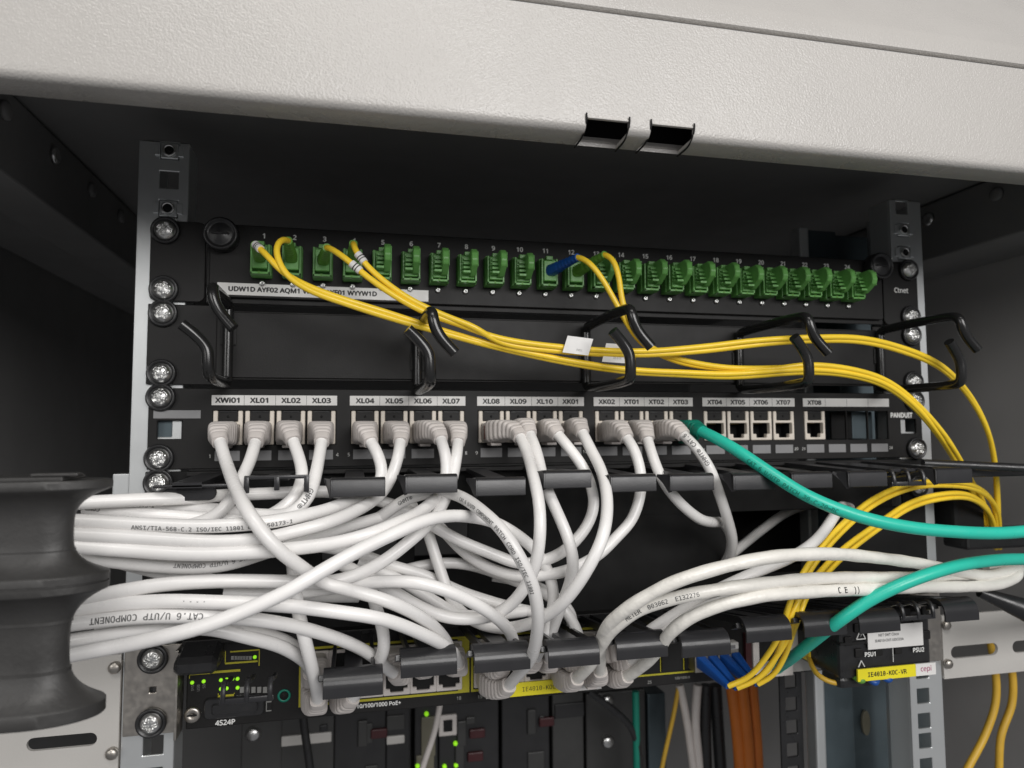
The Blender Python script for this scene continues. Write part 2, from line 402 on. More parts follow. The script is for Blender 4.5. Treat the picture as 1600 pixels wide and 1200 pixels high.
# side brackets
def slot_poly(cx, cz, hw, r, n=8):
    p = []
    for k in range(n + 1): a = -math.pi / 2 + math.pi * k / n; p.append((cx + hw + r * math.cos(a), cz + r * math.sin(a)))
    for k in range(n + 1): a = math.pi / 2 + math.pi * k / n; p.append((cx - hw + r * math.cos(a), cz + r * math.sin(a)))
    return p
def bracket(sx, zt, zb, slots, label):
    b = thing('side_bracket', (sx * 300, 0, zb), label, 'bracket', 'slotted side plates')
    mb = MB(); bm = bmesh.new()
    outer = [(sx * 248, zb), (sx * 420, zb), (sx * 420, zt), (sx * 248, zt)]
    loops = [outer] + slots; es = []
    for lp in loops:
        vs = [bm.verts.new((x, 1, z)) for x, z in lp]
        es += [bm.edges.new((vs[i], vs[(i + 1) % len(vs)])) for i in range(len(vs))]
    bmesh.ops.triangle_fill(bm, edges=es, use_beauty=True)
    bad = []
    for f in bm.faces:
        c = f.calc_center_median()
        for sl in slots:
            xs = [p[0] for p in sl]; zs = [p[1] for p in sl]
            if min(xs) + 1 < c.x < max(xs) - 1 and min(zs) < c.z < max(zs): bad.append(f); break
    bmesh.ops.delete(bm, geom=bad, context='FACES_ONLY')
    r = bmesh.ops.extrude_face_region(bm, geom=list(bm.faces))
    for v in [q for q in r['geom'] if isinstance(q, bmesh.types.BMVert)]: v.co.y += 2
    bmesh.ops.recalc_face_normals(bm, faces=list(bm.faces)); mb.bm(bm, 'platebr')
    mb.build('plate', b)
    q = MB()
    for z in (zt - 6, zb + 10): q.lathe([(3, 0), (3, 2), (2, 3)], 'steel', 14, Matrix.Translation((sx * 250.5, 1, z)) @ RY90)
    q.b2((sx * 247.6, 1.5, zb + 2), (sx * 249.2, 9, zt - 3), 'steel', .3)
    q.build('rivet', b)
bracket(-1, -226, -284, [slot_poly(-273.5, -266.5, 12.5, 3.2), slot_poly(-330, -266.5, 12.5, 3.2)], 'grey slotted side plate under the black spool')
bracket(1, -238, -279, [slot_poly(273, -262.5, 15, 4), slot_poly(323, -262.5, 15, 4)], 'grey slotted side plate beside the power supply box')

# ================================================================== fibre panel (first unit)
U = 44.45
fp = thing('fibre_patch_unit', (0, 0, -43.5), 'black fibre panel with a row of green adapters numbered 1 to 24', 'patch panel')
def rr_poly(x0, x1, z0, z1, r, n=4, corners=(1, 1, 1, 1)):
    p = []
    for (cx, cz, a0, on) in ((x1 - r, z1 - r, 0, corners[0]), (x0 + r, z1 - r, 90, corners[1]), (x0 + r, z0 + r, 180, corners[2]), (x1 - r, z0 + r, 270, corners[3])):
        if not on:
            p.append((x1 if a0 in (0, 270) else x0, z1 if a0 in (0, 90) else z0)); continue
        for k in range(n + 1): a = math.radians(a0 + 90 * k / n); p.append((cx + r * math.cos(a), cz + r * math.sin(a)))
    return p
NX0, NP = -182.53, 15.93
mb = MB()
for sx in (-1, 1): mb.prism(rr_poly(*sorted((sx * 240, sx * 212.6)), -44.1, -.8, 3.5), 0, 2, 'panel', 'y', .3)
mb.b2((-212, 1.2, -44), (212, 2.4, -1), 'panel', .2)
mb.text('Ctnet', face(226.5, -.15, -20.5), 6.6, 'paint', bold=.02)
mb.build('ear_plate', fp)
mb = MB(); mb.prism(rr_poly(-210.2, 210.5, -41.2, -1.3, 1.5), -1.6, 1, 'panel', 'y', .4)
for n in range(24): mb.text(str(n + 1), face(NX0 + NP * n, -1.75, -6.9), 5.3, 'paint', bold=.03)
mb.build('faceplate', fp)
mb = MB(); mb.prism(rr_poly(-206, -93, -39.9, -33.4, .3), -1.9, -1.61, 'label', 'y', .05)
mb.text('UDW1D AYF02 AQM1 VRK01 AYF01 WYYW1D', face(-200.5, -1.98, -36.7), 5.0, 'ink', 'LEFT', .038, 1.12)
mb.build('label_strip', fp)
for x, z in ((-203.7, -8.5), (204.5, -6.5)):
    mb = MB(); mb.lathe([(8.6, 0), (8.9, .8), (8.9, 7), (8.3, 8), (7.3, 8), (6.9, 6.5), (5.5, 6.8), (3, 7.6), (.01, 7.8)], 'plastic', 36, Matrix.Translation((x, -1.6, z)) @ RY90)
    mb.b2((x - 4.5, -10.2, z - .5), (x + 4.5, -9, z + .5), 'plastic', .3); mb.build('latch_knob', fp)
AX = [NX0 + NP * n - .6 for n in range(24)]; AZ = -21.7
mb = MB()
mb.b2((-5.3, -8.5, -8.6), (5.3, -1.2, 8.4), 'green', .5); mb.b2((-4.9, -12.4, -8.4), (-3.9, -8, 7.6), 'green', .2); mb.b2((3.9, -12.4, -8.4), (4.9, -8, 7.6), 'green', .2)
mb.b2((-4.9, -12.4, -8.4), (4.9, -8, -7.2), 'green', .2); mb.b2((-2, -12.6, 6.8), (2, -8, 9.2), 'green', .3)
mb.b2((-.9, -12.6, -8.2), (0, -12.2, -6.9), 'greenboot', .1)
ad0 = mb.build('adapter', fp); ad0.location += Vector((AX[0], 0, AZ)) * S
q = MB(); q.lathe([(1.7, 0), (1.7, .8), (1.2, 1.5), (.5, 1.6), (.4, .9), (.01, .9)], 'chrome', 14, Matrix.Translation((0, -1.6, -11.4)) @ RY90)
sc0 = q.build('adapter_screw', ad0)
for n in range(1, 24): dup(ad0, fp, (NP * n, 0, 0))
put_screws(fp, [(sx * 232.55, z) for sx in (-1, 1) for z in (-6.35, -38.1)])
# dust caps in the free adapters
def cap_mesh():
    mb = MB(); mb.b2((-3.7, -13.5, -6.6), (3.7, -7, 6.4), 'green', .4)
    side = [(-7, -5.6), (-16, -5.6), (-24, -1), (-25, 2), (-24, 6), (-21, 8.6), (-7, 8.2)]
    mb.prism(side, .6, 4.2, 'green', 'x', .5)
    for k in range(5): mb.b2((-3.6, -13.9 - .5 * k, 4.6 - 2.1 * k), (.6, -13, 5.7 - 2.1 * k), 'green', .2)
    for k in range(4): mb.b2((-3.4 + .2 * k, -19.5 + 1.2 * k, -4.5 + 2.6 * k), (.7, -14, -3.1 + 2.6 * k), 'green', .2)
    for k in range(6): mb.b2((4.1, -23.2 + 1.9 * k, -1.6), (4.55, -22.2 + 1.9 * k, 6.8), 'green', .15)
    return mb
cap0 = None
for n in range(24):
    if n in (0, 1, 2, 3, 10, 11): continue
    if cap0 is None: cap0 = cap_mesh().build('dust_cap'); o = cap0
    else: o = cap0.copy(); COL.objects.link(o)
    o.location = Vector((AX[n], 0, AZ)) * S; o.rotation_euler = (random.uniform(-.03, .03), 0, random.uniform(-.03, .03))
    tag(o, f'green dust cap in the fibre adapter beside printed number {n + 1}', 'dust cap', 'green dust caps in the fibre adapters')

# ================================================================== wire manager (second unit)
wm = thing('wire_manager', (0, 0, -88.5), 'black manager panel with five looped wire rings', 'cable manager')
mb = MB()
poly = [(-240.2, -88.4), (-203, -88.4), (-203, -85.6), (203, -85.6), (203, -88.4), (240.2, -88.4), (240.2, -45.8), (203, -45.8), (203, -48.2), (-199, -48.2), (-199, -45.8), (-202, -45.8), (-202, -48), (-205, -48), (-205, -45.8), (-240.2, -45.8)]
mb.prism(poly, 0, 2, 'panel', 'y', .3)
mb.prism(rr_poly(-206, 206, -84.6, -49, 1), -1.3, .2, 'panel', 'y', .4)
mb.build('panel_plate', wm)
def ring(px_back, px_front, ytop, ybot, tip_u, tip_l):
    x = at(px_back, 550, -1).x
    ft = atx(*ytop, x); fb = atx(*ybot, x); yf = (ft.y + fb.y) / 2; yf = max(yf, -75)
    zt, zb = ft.z, fb.z
    mb = MB(); r = 2.75
    mb.tube(spline([(x, -3.2, zt - 3), (x, -3.2, zb + 3)], 2), r, 'wire', 14)
    up = [(x, -2.5, zt - 4), (x, -4, zt - .8), (x, -9, zt), (x, yf + 7, zt), (x + .5, yf + 1, zt - 1), (x + 1.5, yf, zt - 7), (x + 4, yf, zt - 12), (x + tip_u, yf - 1, zt - 20)]
    lo = [(x, -2.5, zb + 4), (x, -4, zb + .8), (x, -9, zb), (x, yf + 7, zb), (x - .2, yf + 1, zb + 1), (x - .5, yf, zb + 7), (x - 1, yf, zb + 13), (x - tip_l * .5, yf, zb + 19), (x - tip_l, yf - 1, zb + 24)]
    for P in (up, lo): mb.tube(spline(P, 1.2), r, 'wire', 14)
    mb.b2((x - 4, -2.2, zt - 22), (x + 4, -1.3, zt - 12), 'panel', .3)
    mb.build('ring', wm)
for a in ((357, 327, (330, 447), (326, 588), 10.5, 12), (652, 684, (684, 468), (686, 588), 11, 11), (914, 990, (990, 478), (982, 594), 10.5, 10), (1152, 1268, (1266, 492), (1262, 598), 11, 9.5), (1372, 1505, (1503, 492), (1500, 600), 10.5, 9)): ring(*a)
put_screws(wm, [(sx * 232.55, z) for sx in (-1, 1) for z in (-50.8, -82.55)])

# ================================================================== copper patch panel (third unit)
pp = thing('copper_patch_unit', (0, 0, -133), 'black copper patch panel with labelled rows of ivory sockets', 'patch panel')
GX = [-207.4, -135.9, -64.4, 6.4, 77.6, 148.4]; PW = 16.05
PX = [g + 8.05 + PW * i for g in GX for i in range(4)]
PZ0, PZ1 = -120.6, -102.2
mb = MB(); H = [(x - 7.6, x + 7.6, PZ0, PZ1) for x in PX] + [(-234, -222, -117, -107.5), (222, 234, -117, -107.5)]
plate(mb, -238.6, 238.6, -132.9, -90.3, 0, 2, H, 'panel')
mb.b2((-214, 1.9, -92), (214, 1.9 + 30, -90.8), 'panel', .1); mb.b2((-214, 1.9, -132.6), (214, 32, -131.6), 'panel', .1)
for n in (0, 3, 4, 7, 8, 11, 12, 15, 16, 19, 20, 23):
    mb.text(str(n + 1), face(PX[n] + (-8.6 if n % 4 == 0 else 8.6), -.15, -126.4), 3.8, 'paint')
mb.text('PANDUIT', face(213.8, -.15, -107.6 + 2.6), 6.4, 'paint', 'LEFT', .045, .92)
mb.b2((-236.5, 4, -118), (-227, 12, -107), 'bluegrey', .5); mb.b2((-226.8, 4, -118), (-221, 12, -107), 'zinc', .5)
mb.build('front_plate', pp)
NAMES = 'XWi01 XL01 XL02 XL03 XL04 XL05 XL06 XL07 XL08 XL09 XL10 XK01 XK02 XT01 XT02 XT03 XT04 XT05 XT06 XT07 XT08'.split()
for gi, g in enumerate(GX):
    mb = MB(); mb.b2((g - .3, -.55, -99.3), (g + 64.4, -.05, -93.9), 'label', .1)
    for i in range(4):
        k = gi * 4 + i
        if k < 21: mb.text(NAMES[k], face(g + 8.05 + PW * i, -.62, -96.75), 5.3, 'ink', bold=.036, sx=1.24)
        if i < 3: mb.b2((g + PW * (i + 1) - .1, -.6, -99.2), (g + PW * (i + 1) + .1, -.5, -94), 'greyink', 0)
    mb.build('name_strip', pp)
mb0 = None
for n, x in enumerate(PX):
    mb = MB(); mb.b2((x - 6.3, -.25, -128.9), (x + 6.3, .1, -123.6), 'greylabel', .1); mb.build('write_on_tag', pp)
mb = MB(); mb.b2((-236, -.25, -106.3), (-213, .1, -102), 'greylabel', .1); mb.build('write_on_tag', pp)
def keystone():
    mb = MB(); H_ = [(-5.4, 5.4, -7.8, -.9), (-3.3, 3.3, -8.9, -7.7), (-5.4, 5.4, .9, 8.0)]
    H_ = [(-5.1, 5.1, 3.3, 9.1), (-5.9, 5.9, -5.2, 1.7), (-3.6, 3.6, -7.6, -5.1)]
    plate(mb, -7.4, 7.4, -9.1, 9.1, -.6, 3.5, H_, 'ivory')
    mb.b2((-7.2, 12, -9), (7.2, 13, 9), 'hole', 0); mb.b2((-7.3, 2.8, -9), (-6.2, 12, 9), 'hole', 0); mb.b2((6.2, 2.8, -9), (7.3, 12, 9), 'hole', 0)
    mb.b2((-7, 2.8, 1.8), (7, 12, 3.2), 'hole', 0); mb.b2((-5, .2, 3.6), (5, 1.4, 8.9), 'panel', .2); mb.b2((-7, 2.8, -9), (7, 12, -7.7), 'hole', 0)
    mb.b2((-4.4, -.2, 8.2), (4.4, .6, 9), 'plastic', .2); mb.lathe([(.7, 0), (.7, .2)], 'hole', 10, Matrix.Translation((0, .15, 6)) @ RY90)
    for k in range(8): mb.b2((-3.6 + k * 1.0 - .2, 5, 1.1), (-3.6 + k * 1.0 + .2, 11, 1.5), 'gold', 0)
    return mb
ks0 = None
for n, x in enumerate(PX):
    if n > 20: continue
    if ks0 is None: ks0 = keystone().build('socket', pp); ks0.location += Vector((PX[0], 0, -111.4)) * S
    else: dup(ks0, pp, (x - PX[0], 0, 0))
for n in (22, 23):
    mb = MB(); mb.b2((PX[n] - 9, 14, PZ0), (PX[n] + 7, 16, PZ1), 'hole' if n == 22 else 'bluegrey', .5); mb.build('blank_opening', pp)
put_screws(pp, [(-232.55, -95.25), (-232.55, -127), (232.55, -95.25), (232.55, -127)])

# ================================================================== finger duct (fourth and fifth unit)
fd = thing('finger_manager', (0, 0, -222), 'black cable duct with two rows of hooked plastic fingers', 'cable manager')
mb = MB(); h0 = at(1140, 800, 2); h1 = at(1298, 890, 2)
plate(mb, -239.5, 239.5, -222, -134, 1.2, 2, [(h0.x, h1.x, h1.z, h0.z), (-222, -214, -165, -150), (214, 222, -165, -150), (-150, -110, -190, -165), (-100, -70, -190, -165), (-40, -5, -188, -200)[:4] if 0 else (-60, -59, -190, -189)], 'duct')
mb.b2((-218, -6, -136.4), (218, 1.5, -134), 'panel', .4); mb.b2((-218, -6, -222), (218, 1.5, -219.6), 'panel', .4)
mb.b2((-238, 5, -150), (-256, 12, -135), 'zinc', .6)
mb.build('back_plate', fd)
MB().b2((60, 70, -214), (236, 72, -138), 'duct', .5).build('opening_shade', fd)  # added black sheet that keeps the opening in the back plate dark
def finger(x0, top, ydz=0, kind='cap', wd=27.5, yf=-70, bend=0, pr=None):
    """one finger: a ribbed arm from the back plate to a hooked cap"""
    mb = MB(); zb = -134.5 if top else -219.5; z = zb + ydz; xc = x0 + wd / 2
    slope = (zb if top else -220.5)
    def arm(xa, wa, h=2.4):
        a = Vector((xa, 0, slope)); 
        mb.add([(xa - wa, -2, slope - h), (xa + wa, -2, slope - h), (xa + wa, -2, slope), (xa - wa, -2, slope), (xa - wa, yf + 3, z - h), (xa + wa, yf + 3, z - h), (xa + wa, yf + 3, z), (xa - wa, yf + 3, z)],
               [(0, 1, 2, 3), (7, 6, 5, 4), (0, 4, 5, 1), (1, 5, 6, 2), (2, 6, 7, 3), (3, 7, 4, 0)], 'cap')
    if kind in ('cap', 'open'):
        if top: arm(xc, 4.5)
        else: arm(xc, 4)
        for q in (-1, 1) if not top else (): arm(xc + q * 9, .8, 4)
    if kind == 'cap':
        if top:
            P = [(yf + 9, z - .8), (yf + 2, z), (yf, z - .3), (yf - 1, z - 1.4), (yf - 1, z - 8.6), (yf - .2, z - 8.8), (yf + .9, z - 2.4), (yf + 3, z - 2), (yf + 9, z - 2.4)]
            mb.prism(P, x0 + 3.2, x0 + wd, 'cap', 'x', .25)
            mb.add([(x0, yf + 7, z - .6), (x0 + 4.2, yf - 1.1, z - .6), (x0 + 4.2, yf - 1.1, z - 9), (x0 + 3, yf + .4, z - 9.6), (x0 + 1.6, yf + 4, z - 5), (x0, yf + 8, z - 1.8), (x0 + 4.6, yf + 1, z - .6), (x0 + 4.6, yf + 1, z - 9)],
                   [(0, 5, 4, 3, 2, 1), (1, 2, 7, 6), (0, 1, 6), (2, 3, 7), (3, 4, 5, 0, 6, 7)], 'cap')
        else:
            P = []; R = 6.2
            for k in range(9):
                a = math.radians(150 - 22 * k); P.append((yf + 3 - R * math.cos(math.radians(180) - a) , z - 5 + R * math.sin(a)))
            P = [(yf + 9, z - 4.2), *[(yf + 4.6 - 7 * math.sin(math.radians(a)), z - 7 + 7 * math.cos(math.radians(a))) for a in range(-40, 91, 13)], (yf - 2.4, z - 11.2), (yf - 1.2, z - 11.2), (yf - .9, z - 5), (yf + 1, z - 2.6), (yf + 4, z - 2.4), (yf + 7, z - 5)]
            mb.prism(P, x0, x0 + wd, 'cap', 'x', .2)
            mb.prism([(yf + 9, z - 5.5), (yf + 9, z - 7.5), (yf + 3, z - 5.2), (yf + 4, z - 2.5)], x0 - 2.2, x0 + 1.2, 'plastic', 'x', .3)
    if kind == 'open':                        # the rim of a finger whose front has snapped off
        mb.b2((x0, yf, z - 1.6), (x0 + wd, yf + 2.5, z), 'cap', .3)
        for q in (0, .5, 1): mb.b2((x0 + q * (wd - 2.2), yf - .5, z - (6.6 if q == .5 else 7.6)), (x0 + q * (wd - 2.2) + 2.2, yf + 1.8, z - .5), 'cap', .3)
    if kind == 'stub':
        for q in (0, 1, 2):
            xx = x0 + q * 9.5; mb.tube(spline([(xx, yf + 20, z - 5), (xx, yf + 8, z - 3), (xx, yf + 1, z + .4), (xx, yf - 1.4, z - 3), (xx, yf - 1, z - 8)], 1.5), 1.1, 'cap', 8)
        mb.b2((x0 - 1.5, yf - 1.4, z - 9), (x0 + 20.5, yf + .6, z - 6.6), 'cap', .3)
        if top: arm(x0 + 9, 9, 1.5)
    if kind == 'blade':                       # seen on edge with its skirt hanging down
        mb.b2((x0, yf + 3, z - 2.2), (x0 + wd + 6, yf + 6, z - .9), 'cap', .3)
        mb.prism(rr_poly(x0 + 3, x0 + wd - 3, z - 8.5, z - 2, 3.2), yf + 10, yf + 12, 'cap', 'y', .3); arm(xc, 6)
    fo_ = mb.build('finger', fd)
    for p_ in fo_.data.polygons: p_.use_smooth = True
    fo_.data.set_sharp_from_angle(angle=math.radians(28))
TOPX = [(-146.9, 0), (-113.7, .9), (-80.9, -1.2), (-47.9, 1.6), (-13.8, -1), (17.7, -1.2), (52.7, -1.6), (86.5, -1.6), (120.5, -1.6)]
finger(-218, True, -1.0, 'blade'); finger(-180.5, True, 1.6, 'open')
for x, dz in TOPX: finger(x, True, dz)
finger(152, True, -1.4, 'stub'); finger(176, True, -1.0)
LOWX = [(-145.9, 0, 26), (-112.1, 6.3, 25.5), (-78.6, 5.8, 26.5), (-43.3, 5.2, 25.5), (-9.1, 6.3, 26.5), (24.9, 4.8, 26.5), (60.2, 9.5, 25.8), (93.3, 10, 25), (126.2, 9.6, 25)]
for x, dz, wd in LOWX: finger(x, False, dz, wd=wd)
finger(-187, False, -1, 'stub'); finger(154, False, 12, 'stub'); finger(180, False, 12, wd=22)
put_screws(fd, [(-232.55, -139.7), (232.55, -152)])

# ================================================================== spool and right hand guide
sp = thing('cable_spool', (-234, -130, -207), 'dark grey waisted plastic spool guiding the bundle of white cables', 'cable spool')
XS = Matrix.Translation((-234.6, -130, 0))
def spool_prof(zt, zb):
    P = []
    for k in range(21):
        t = k / 20; e = abs(2 * t - 1) ** 3.6; P.append((8.8 + 10.2 * e, zt + (zb - zt) * t))
    return P
def rim(z): return [(19.8, z + 2.9), (20.2, z + 2.5), (20.2, z + .4), (19.6, z + .25), (19.6, z - .25), (20.2, z - .4), (20.2, z - 2.5), (19.8, z - 2.9)]
mb = MB(); mb.lathe([(6, -129.4), (19.6, -129.4), (20.2, -130), (20.2, -132), (19.8, -132.4)] + spool_prof(-132.8, -160) + rim(-163.2) + spool_prof(-166.4, -202) + [(19.8, -202.4), (20.2, -202.8), (20.2, -206.6), (19.8, -207), (6, -207)], 'rubber', 96, XS)
for z in (-139, -153, -176, -192): mb.lathe([(8.6, z - .6), (9.6, z - .5), (9.6, z + .5), (8.6, z + .6)], 'rubber', 96, XS)
mb.v = [(-234.6 + (x + 234.6) * 3 if x < -234.6 else x, -130 + (y + 130) * .62, z) for x, y, z in mb.v]      # the body runs on to the left as a straight block
o = mb.build('barrel', sp); o.data.set_sharp_from_angle(angle=math.radians(32))
mb = MB(); mb.b2((-290, -140, -129.5), (-226, -120, -128), 'rubber', .4); mb.b2((-236, -139, -127.9), (-222, -134, -126.8), 'rubber', .4)
mb.build('top_plate', sp)
gd = thing('cable_guide', (285, -20, -225), 'black plastic cable guide arms beside the right rail', 'cable guide')
mb = MB()
a = at(1442, 724, -40); b = at(1640, 733, -60); mb.tube(spline([a, (a + b) / 2, b, (300, -40, b.z), (394, -20, b.z)], 3), 2.6, 'plastic', 10)
a = at(1452, 732, -38); mb.b2((a.x, -44, a.z - 5.5), (394, -30, a.z + 1), 'plastic', 1)
mb.build('upper_arm', gd)
mb = MB(); c = at(1545, 790, -22); mb.b2((c.x - 13, -8, c.z - 20), (c.x + 12, 14, c.z + 9), 'duct', 2.5)
mb.b2((c.x - 8, -12, c.z - 30), (394, 8, c.z - 18), 'plastic', 2)
mb.build('guide_hub', gd)
mb = MB(); a = at(1530, 925, -48); b = at(1640, 968, -60); mb.tube([a + (b - a) * (k / 10) for k in range(11)] + [Vector((394, -30, b.z - 8))], lambda i: min(8.5, 3 + i * .55), 'plastic', 16)
mb.build('lower_arm', gd)

# ================================================================== switch
sw = thing('network_switch', (0, 0, -266), 'black rack network switch with yellow outlined ports and status lights', 'network switch')
mb = MB(); mb.b2((-216.5, -1, -265.6), (221, 220, -221.4), 'panel', .8)
mb.build('case', sw)
mb = MB(); plate(mb, -246, -218.6, -266.5, -222.4, -.4, 2, [(-234, -231, -246, -243)], 'steel'); mb.b2((-219.6, -12, -266), (-218.2, 1, -222.5), 'steel', .3); mb.build('mounting_ear', sw)
mb = MB(); plate(mb, 221.6, 246, -266.5, -222.4, -.4, 2, [], 'steel'); mb.build('mounting_ear', sw)
put_screws(sw, [(-232.55, -228.6), (-232.55, -260.35)], y=-.6)
YF = -1.0
mb = MB()
def frame(x0, x1, z0, z1, t, mt, y=-1.35):
    mb.b2((x0, y, z0), (x1, YF + .1, z0 + t), mt, 0); mb.b2((x0, y, z1 - t), (x1, YF + .1, z1), mt, 0)
    mb.b2((x0, y, z0 + t), (x0 + t, YF + .1, z1 - t), mt, 0); mb.b2((x1 - t, y, z0 + t), (x1, YF + .1, z1 - t), mt, 0)
frame(-161, -69.6, -259.2, -228.5, 1.2, 'khaki'); frame(-68.6, 24, -259.2, -228.5, 1.2, 'khaki'); mb.b2((-76, -1.4, -258), (-70.2, -.9, -229.8), 'khaki', 0)
frame(28, 76, -259.2, -236.5, 1.0, 'khaki')
for t, px, py, s_, m_ in (('10/100/1000 PoE+', 592, 1101, 3.8, 'paint'), ('18', 717, 1091, 3.2, 'dimpaint'), ('19', 750, 1089, 3.2, 'dimpaint'), ('6', 716, 997, 3, 'dimpaint'), ('25', 1015, 1066, 3.2, 'dimpaint'), ('100/1000 X', 1066, 1059, 2.6, 'dimpaint'), ('4S24P', 352, 1129, 4.6, 'paint'), ('ALARMS PSU', 361, 1090, 3, 'dimpaint')):
    p = at(px, py, -1.2); mb.text(t, face(p.x, -1.2, p.z), s_ * 1.1, m_, bold=.025)
for t, px, py in (('SYS', 301, 1075), ('USB', 310, 1075), ('SD', 319, 1072)):
    p = at(px, py, -1.2); mb.text(t, face(p.x, -1.2, p.z, -math.pi / 2), 2.7, 'dimpaint')
for px0, py0, px1, py1 in ((341, 1087, 366, 1087), (341, 1084, 341, 1087), (366, 1083, 366, 1087), (296, 1055, 328, 1050), (296, 1055, 296, 1060), (331, 1052, 375, 1046), (352, 1036, 352, 1018), (352, 1036, 402, 1034), (360, 1018, 405, 1016), (405, 1016, 405, 1040)):
    a = at(px0, py0, -1.3); b = at(px1, py1, -1.3); mb.b2((min(a.x, b.x) - .15, -1.3, min(a.z, b.z) - .15), (max(a.x, b.x) + .15, -1.0, max(a.z, b.z) + .15), 'khaki', 0)
for k in range(5):
    a = at(378 + 9 * k, 1078, -1.3); mb.b2((a.x - 1, -1.3, a.z - 1.5), (a.x + 1, -1, a.z + 1.5), 'dimpaint', 0)
for px in range(340, 395, 8):
    a = at(364 + (px - 340) * .55, 1028, -1.3); mb.b2((a.x - .9, -1.4, a.z - .9), (a.x + .9, -1, a.z + .9), 'dimpaint', 0)
p = at(444, 1087, -1.2)
mb.lathe([(3.2, 0), (3.4, .4), (2.4, .4), (2.2, .1)], 'tealboot', 24, Matrix.Translation((p.x, -1, p.z)) @ RY90); mb.lathe([(2.2, 0), (2.2, .45)], 'hole', 20, Matrix.Translation((p.x, -1, p.z)) @ RY90)
mb.build('front_print', sw)
mb = MB()
for px, py in ((300, 1067), (318, 1065), (345, 1063), (354, 1062), (363, 1061), (371, 1061), (345, 1077), (354, 1076), (371, 1075), (398, 1027)):
    p = at(px, py, -1.6); q = MB(); q.lathe([(.95, 0), (.95, .5), (.5, .9), (.01, 1)], 'led', 12, Matrix.Translation((p.x, -1, p.z)) @ RY90); q.build('status_light', sw)
mb = MB(); a = at(318, 1094, -4); b = at(412, 1118, -4)
mb.prism(rr_poly(a.x, b.x, b.z, a.z, 2), -3.2, -1, 'plastic', 'y', .6); mb.prism(rr_poly(a.x + 4, b.x - 3, b.z + 2.6, a.z - 2.6, 1.2), -4.6, -3, 'plastic', 'y', .5)
p = at(420, 1103, -1); mb.b2((p.x - 1.4, -1.6, p.z - 2.6), (p.x + 1.4, -1, p.z + 2.6), 'dimpaint', .1); mb.b2((p.x - .9, -1.7, p.z - 2), (p.x + 1.5, -1, p.z + 2), 'hole', .1)
mb.build('card_slot_cover', sw)
p = at(301, 1116, -1); q = MB(); q.lathe([(4, 0), (4, 1.2), (3, 1.8), (.9, 1.8), (.8, .9), (.01, .9)], 'steel', 24, Matrix.Translation((p.x, -1, p.z)) @ RY90); q.b2((p.x - 2.4, -3, p.z - .4), (p.x + 2.4, -2.7, p.z + .4), 'hole', 0, None); q.build('thumb_screw', sw)
# black plug-in module hump on the left
mb = MB(); a = at(278, 1048, -12); b = at(345, 1005, -12)
mb.prism([(-1, b.z + 1), (-10, b.z - 1), (-22, a.z + 8), (-24, a.z + 4), (-22, a.z), (-1, a.z)], a.x, b.x, 'plastic', 'x', 2.2)
mb.build('module_hood', sw)
def jack(up):
    s = 1 if up else -1
    mb = MB(); H_ = [(-5.8, 5.8, -4.6, 2.6), (-3.6, 3.6, 2.6, 4.4)] if up else [(-5.8, 5.8, -2.6, 4.6), (-3.6, 3.6, -4.4, -2.6)]
    plate(mb, -7.15, 7.15, -6, 6, -3.2, 2, H_, 'boot'); mb.b2((-7, -1.5, -5.8), (7, -1.25, 5.8), 'hole', 0)
    for x in (-6.6, 6.6): mb.b2((x - .4, -1.3, -5.7), (x + .4, -3, 5.7), 'hole', 0)
    return mb
JX = [-152.8 + 14.35 * k for k in range(6)] + [-60 + 14.35 * k for k in range(6)]
for up, z in ((True, -236.6), (False, -250.8)):
    j0 = None
    for x in JX:
        if j0 is None: j0 = jack(up).build('port', sw); j0.location += Vector((x, 0, z)) * S; xx = x
        else: dup(j0, sw, (x - xx, 0, 0))
for k in range(3):
    mb = MB(); x = 31 + 15 * k; mb.b2((x, -2.2, -257), (x + 13.6, -.8, -240), 'hole', .2); mb.b2((x + 13.9, -2.2, -257), (x + 14.3, -.8, -240), 'khaki', 0); mb.build('module_cage', sw)
mb = MB(); a = at(1085, 1035, -6)
for k in range(2):
    x = 62.5 + 15 * k; mb.b2((x, -12, -256), (x + 13.5, -1, -242), 'steel', .5); mb.b2((x + 1, -14, -243.6), (x + 12.5, -8, -239.6), 'label', .6); mb.b2((x + 3.5, -14.3, -243), (x + 10, -13.5, -241), 'greylabel', .2)
mb.build('optic_module', sw)
mb = MB(); a = at(1172, 1000, -4); b = at(1240, 1050, -4); mb.b2((a.x - 3, -4, b.z - 2), (a.x + 1, -1, a.z + 4), 'reds', .3); mb.b2((a.x + 2, -4, b.z - 2), (b.x, -1, a.z + 4), 'boot', .5); mb.b2((a.x + 6, -4.4, b.z + 8), (b.x - 4, -3.5, a.z), 'hole', .4)
mb.build('console_port', sw)
mb = MB(); a = at(1243, 985, -2); b = at(1290, 1045, -2); mb.b2((a.x - 3, -2.5, b.z), (b.x, -1, a.z), 'platebr', .3); mb.build('ground_plate', sw)
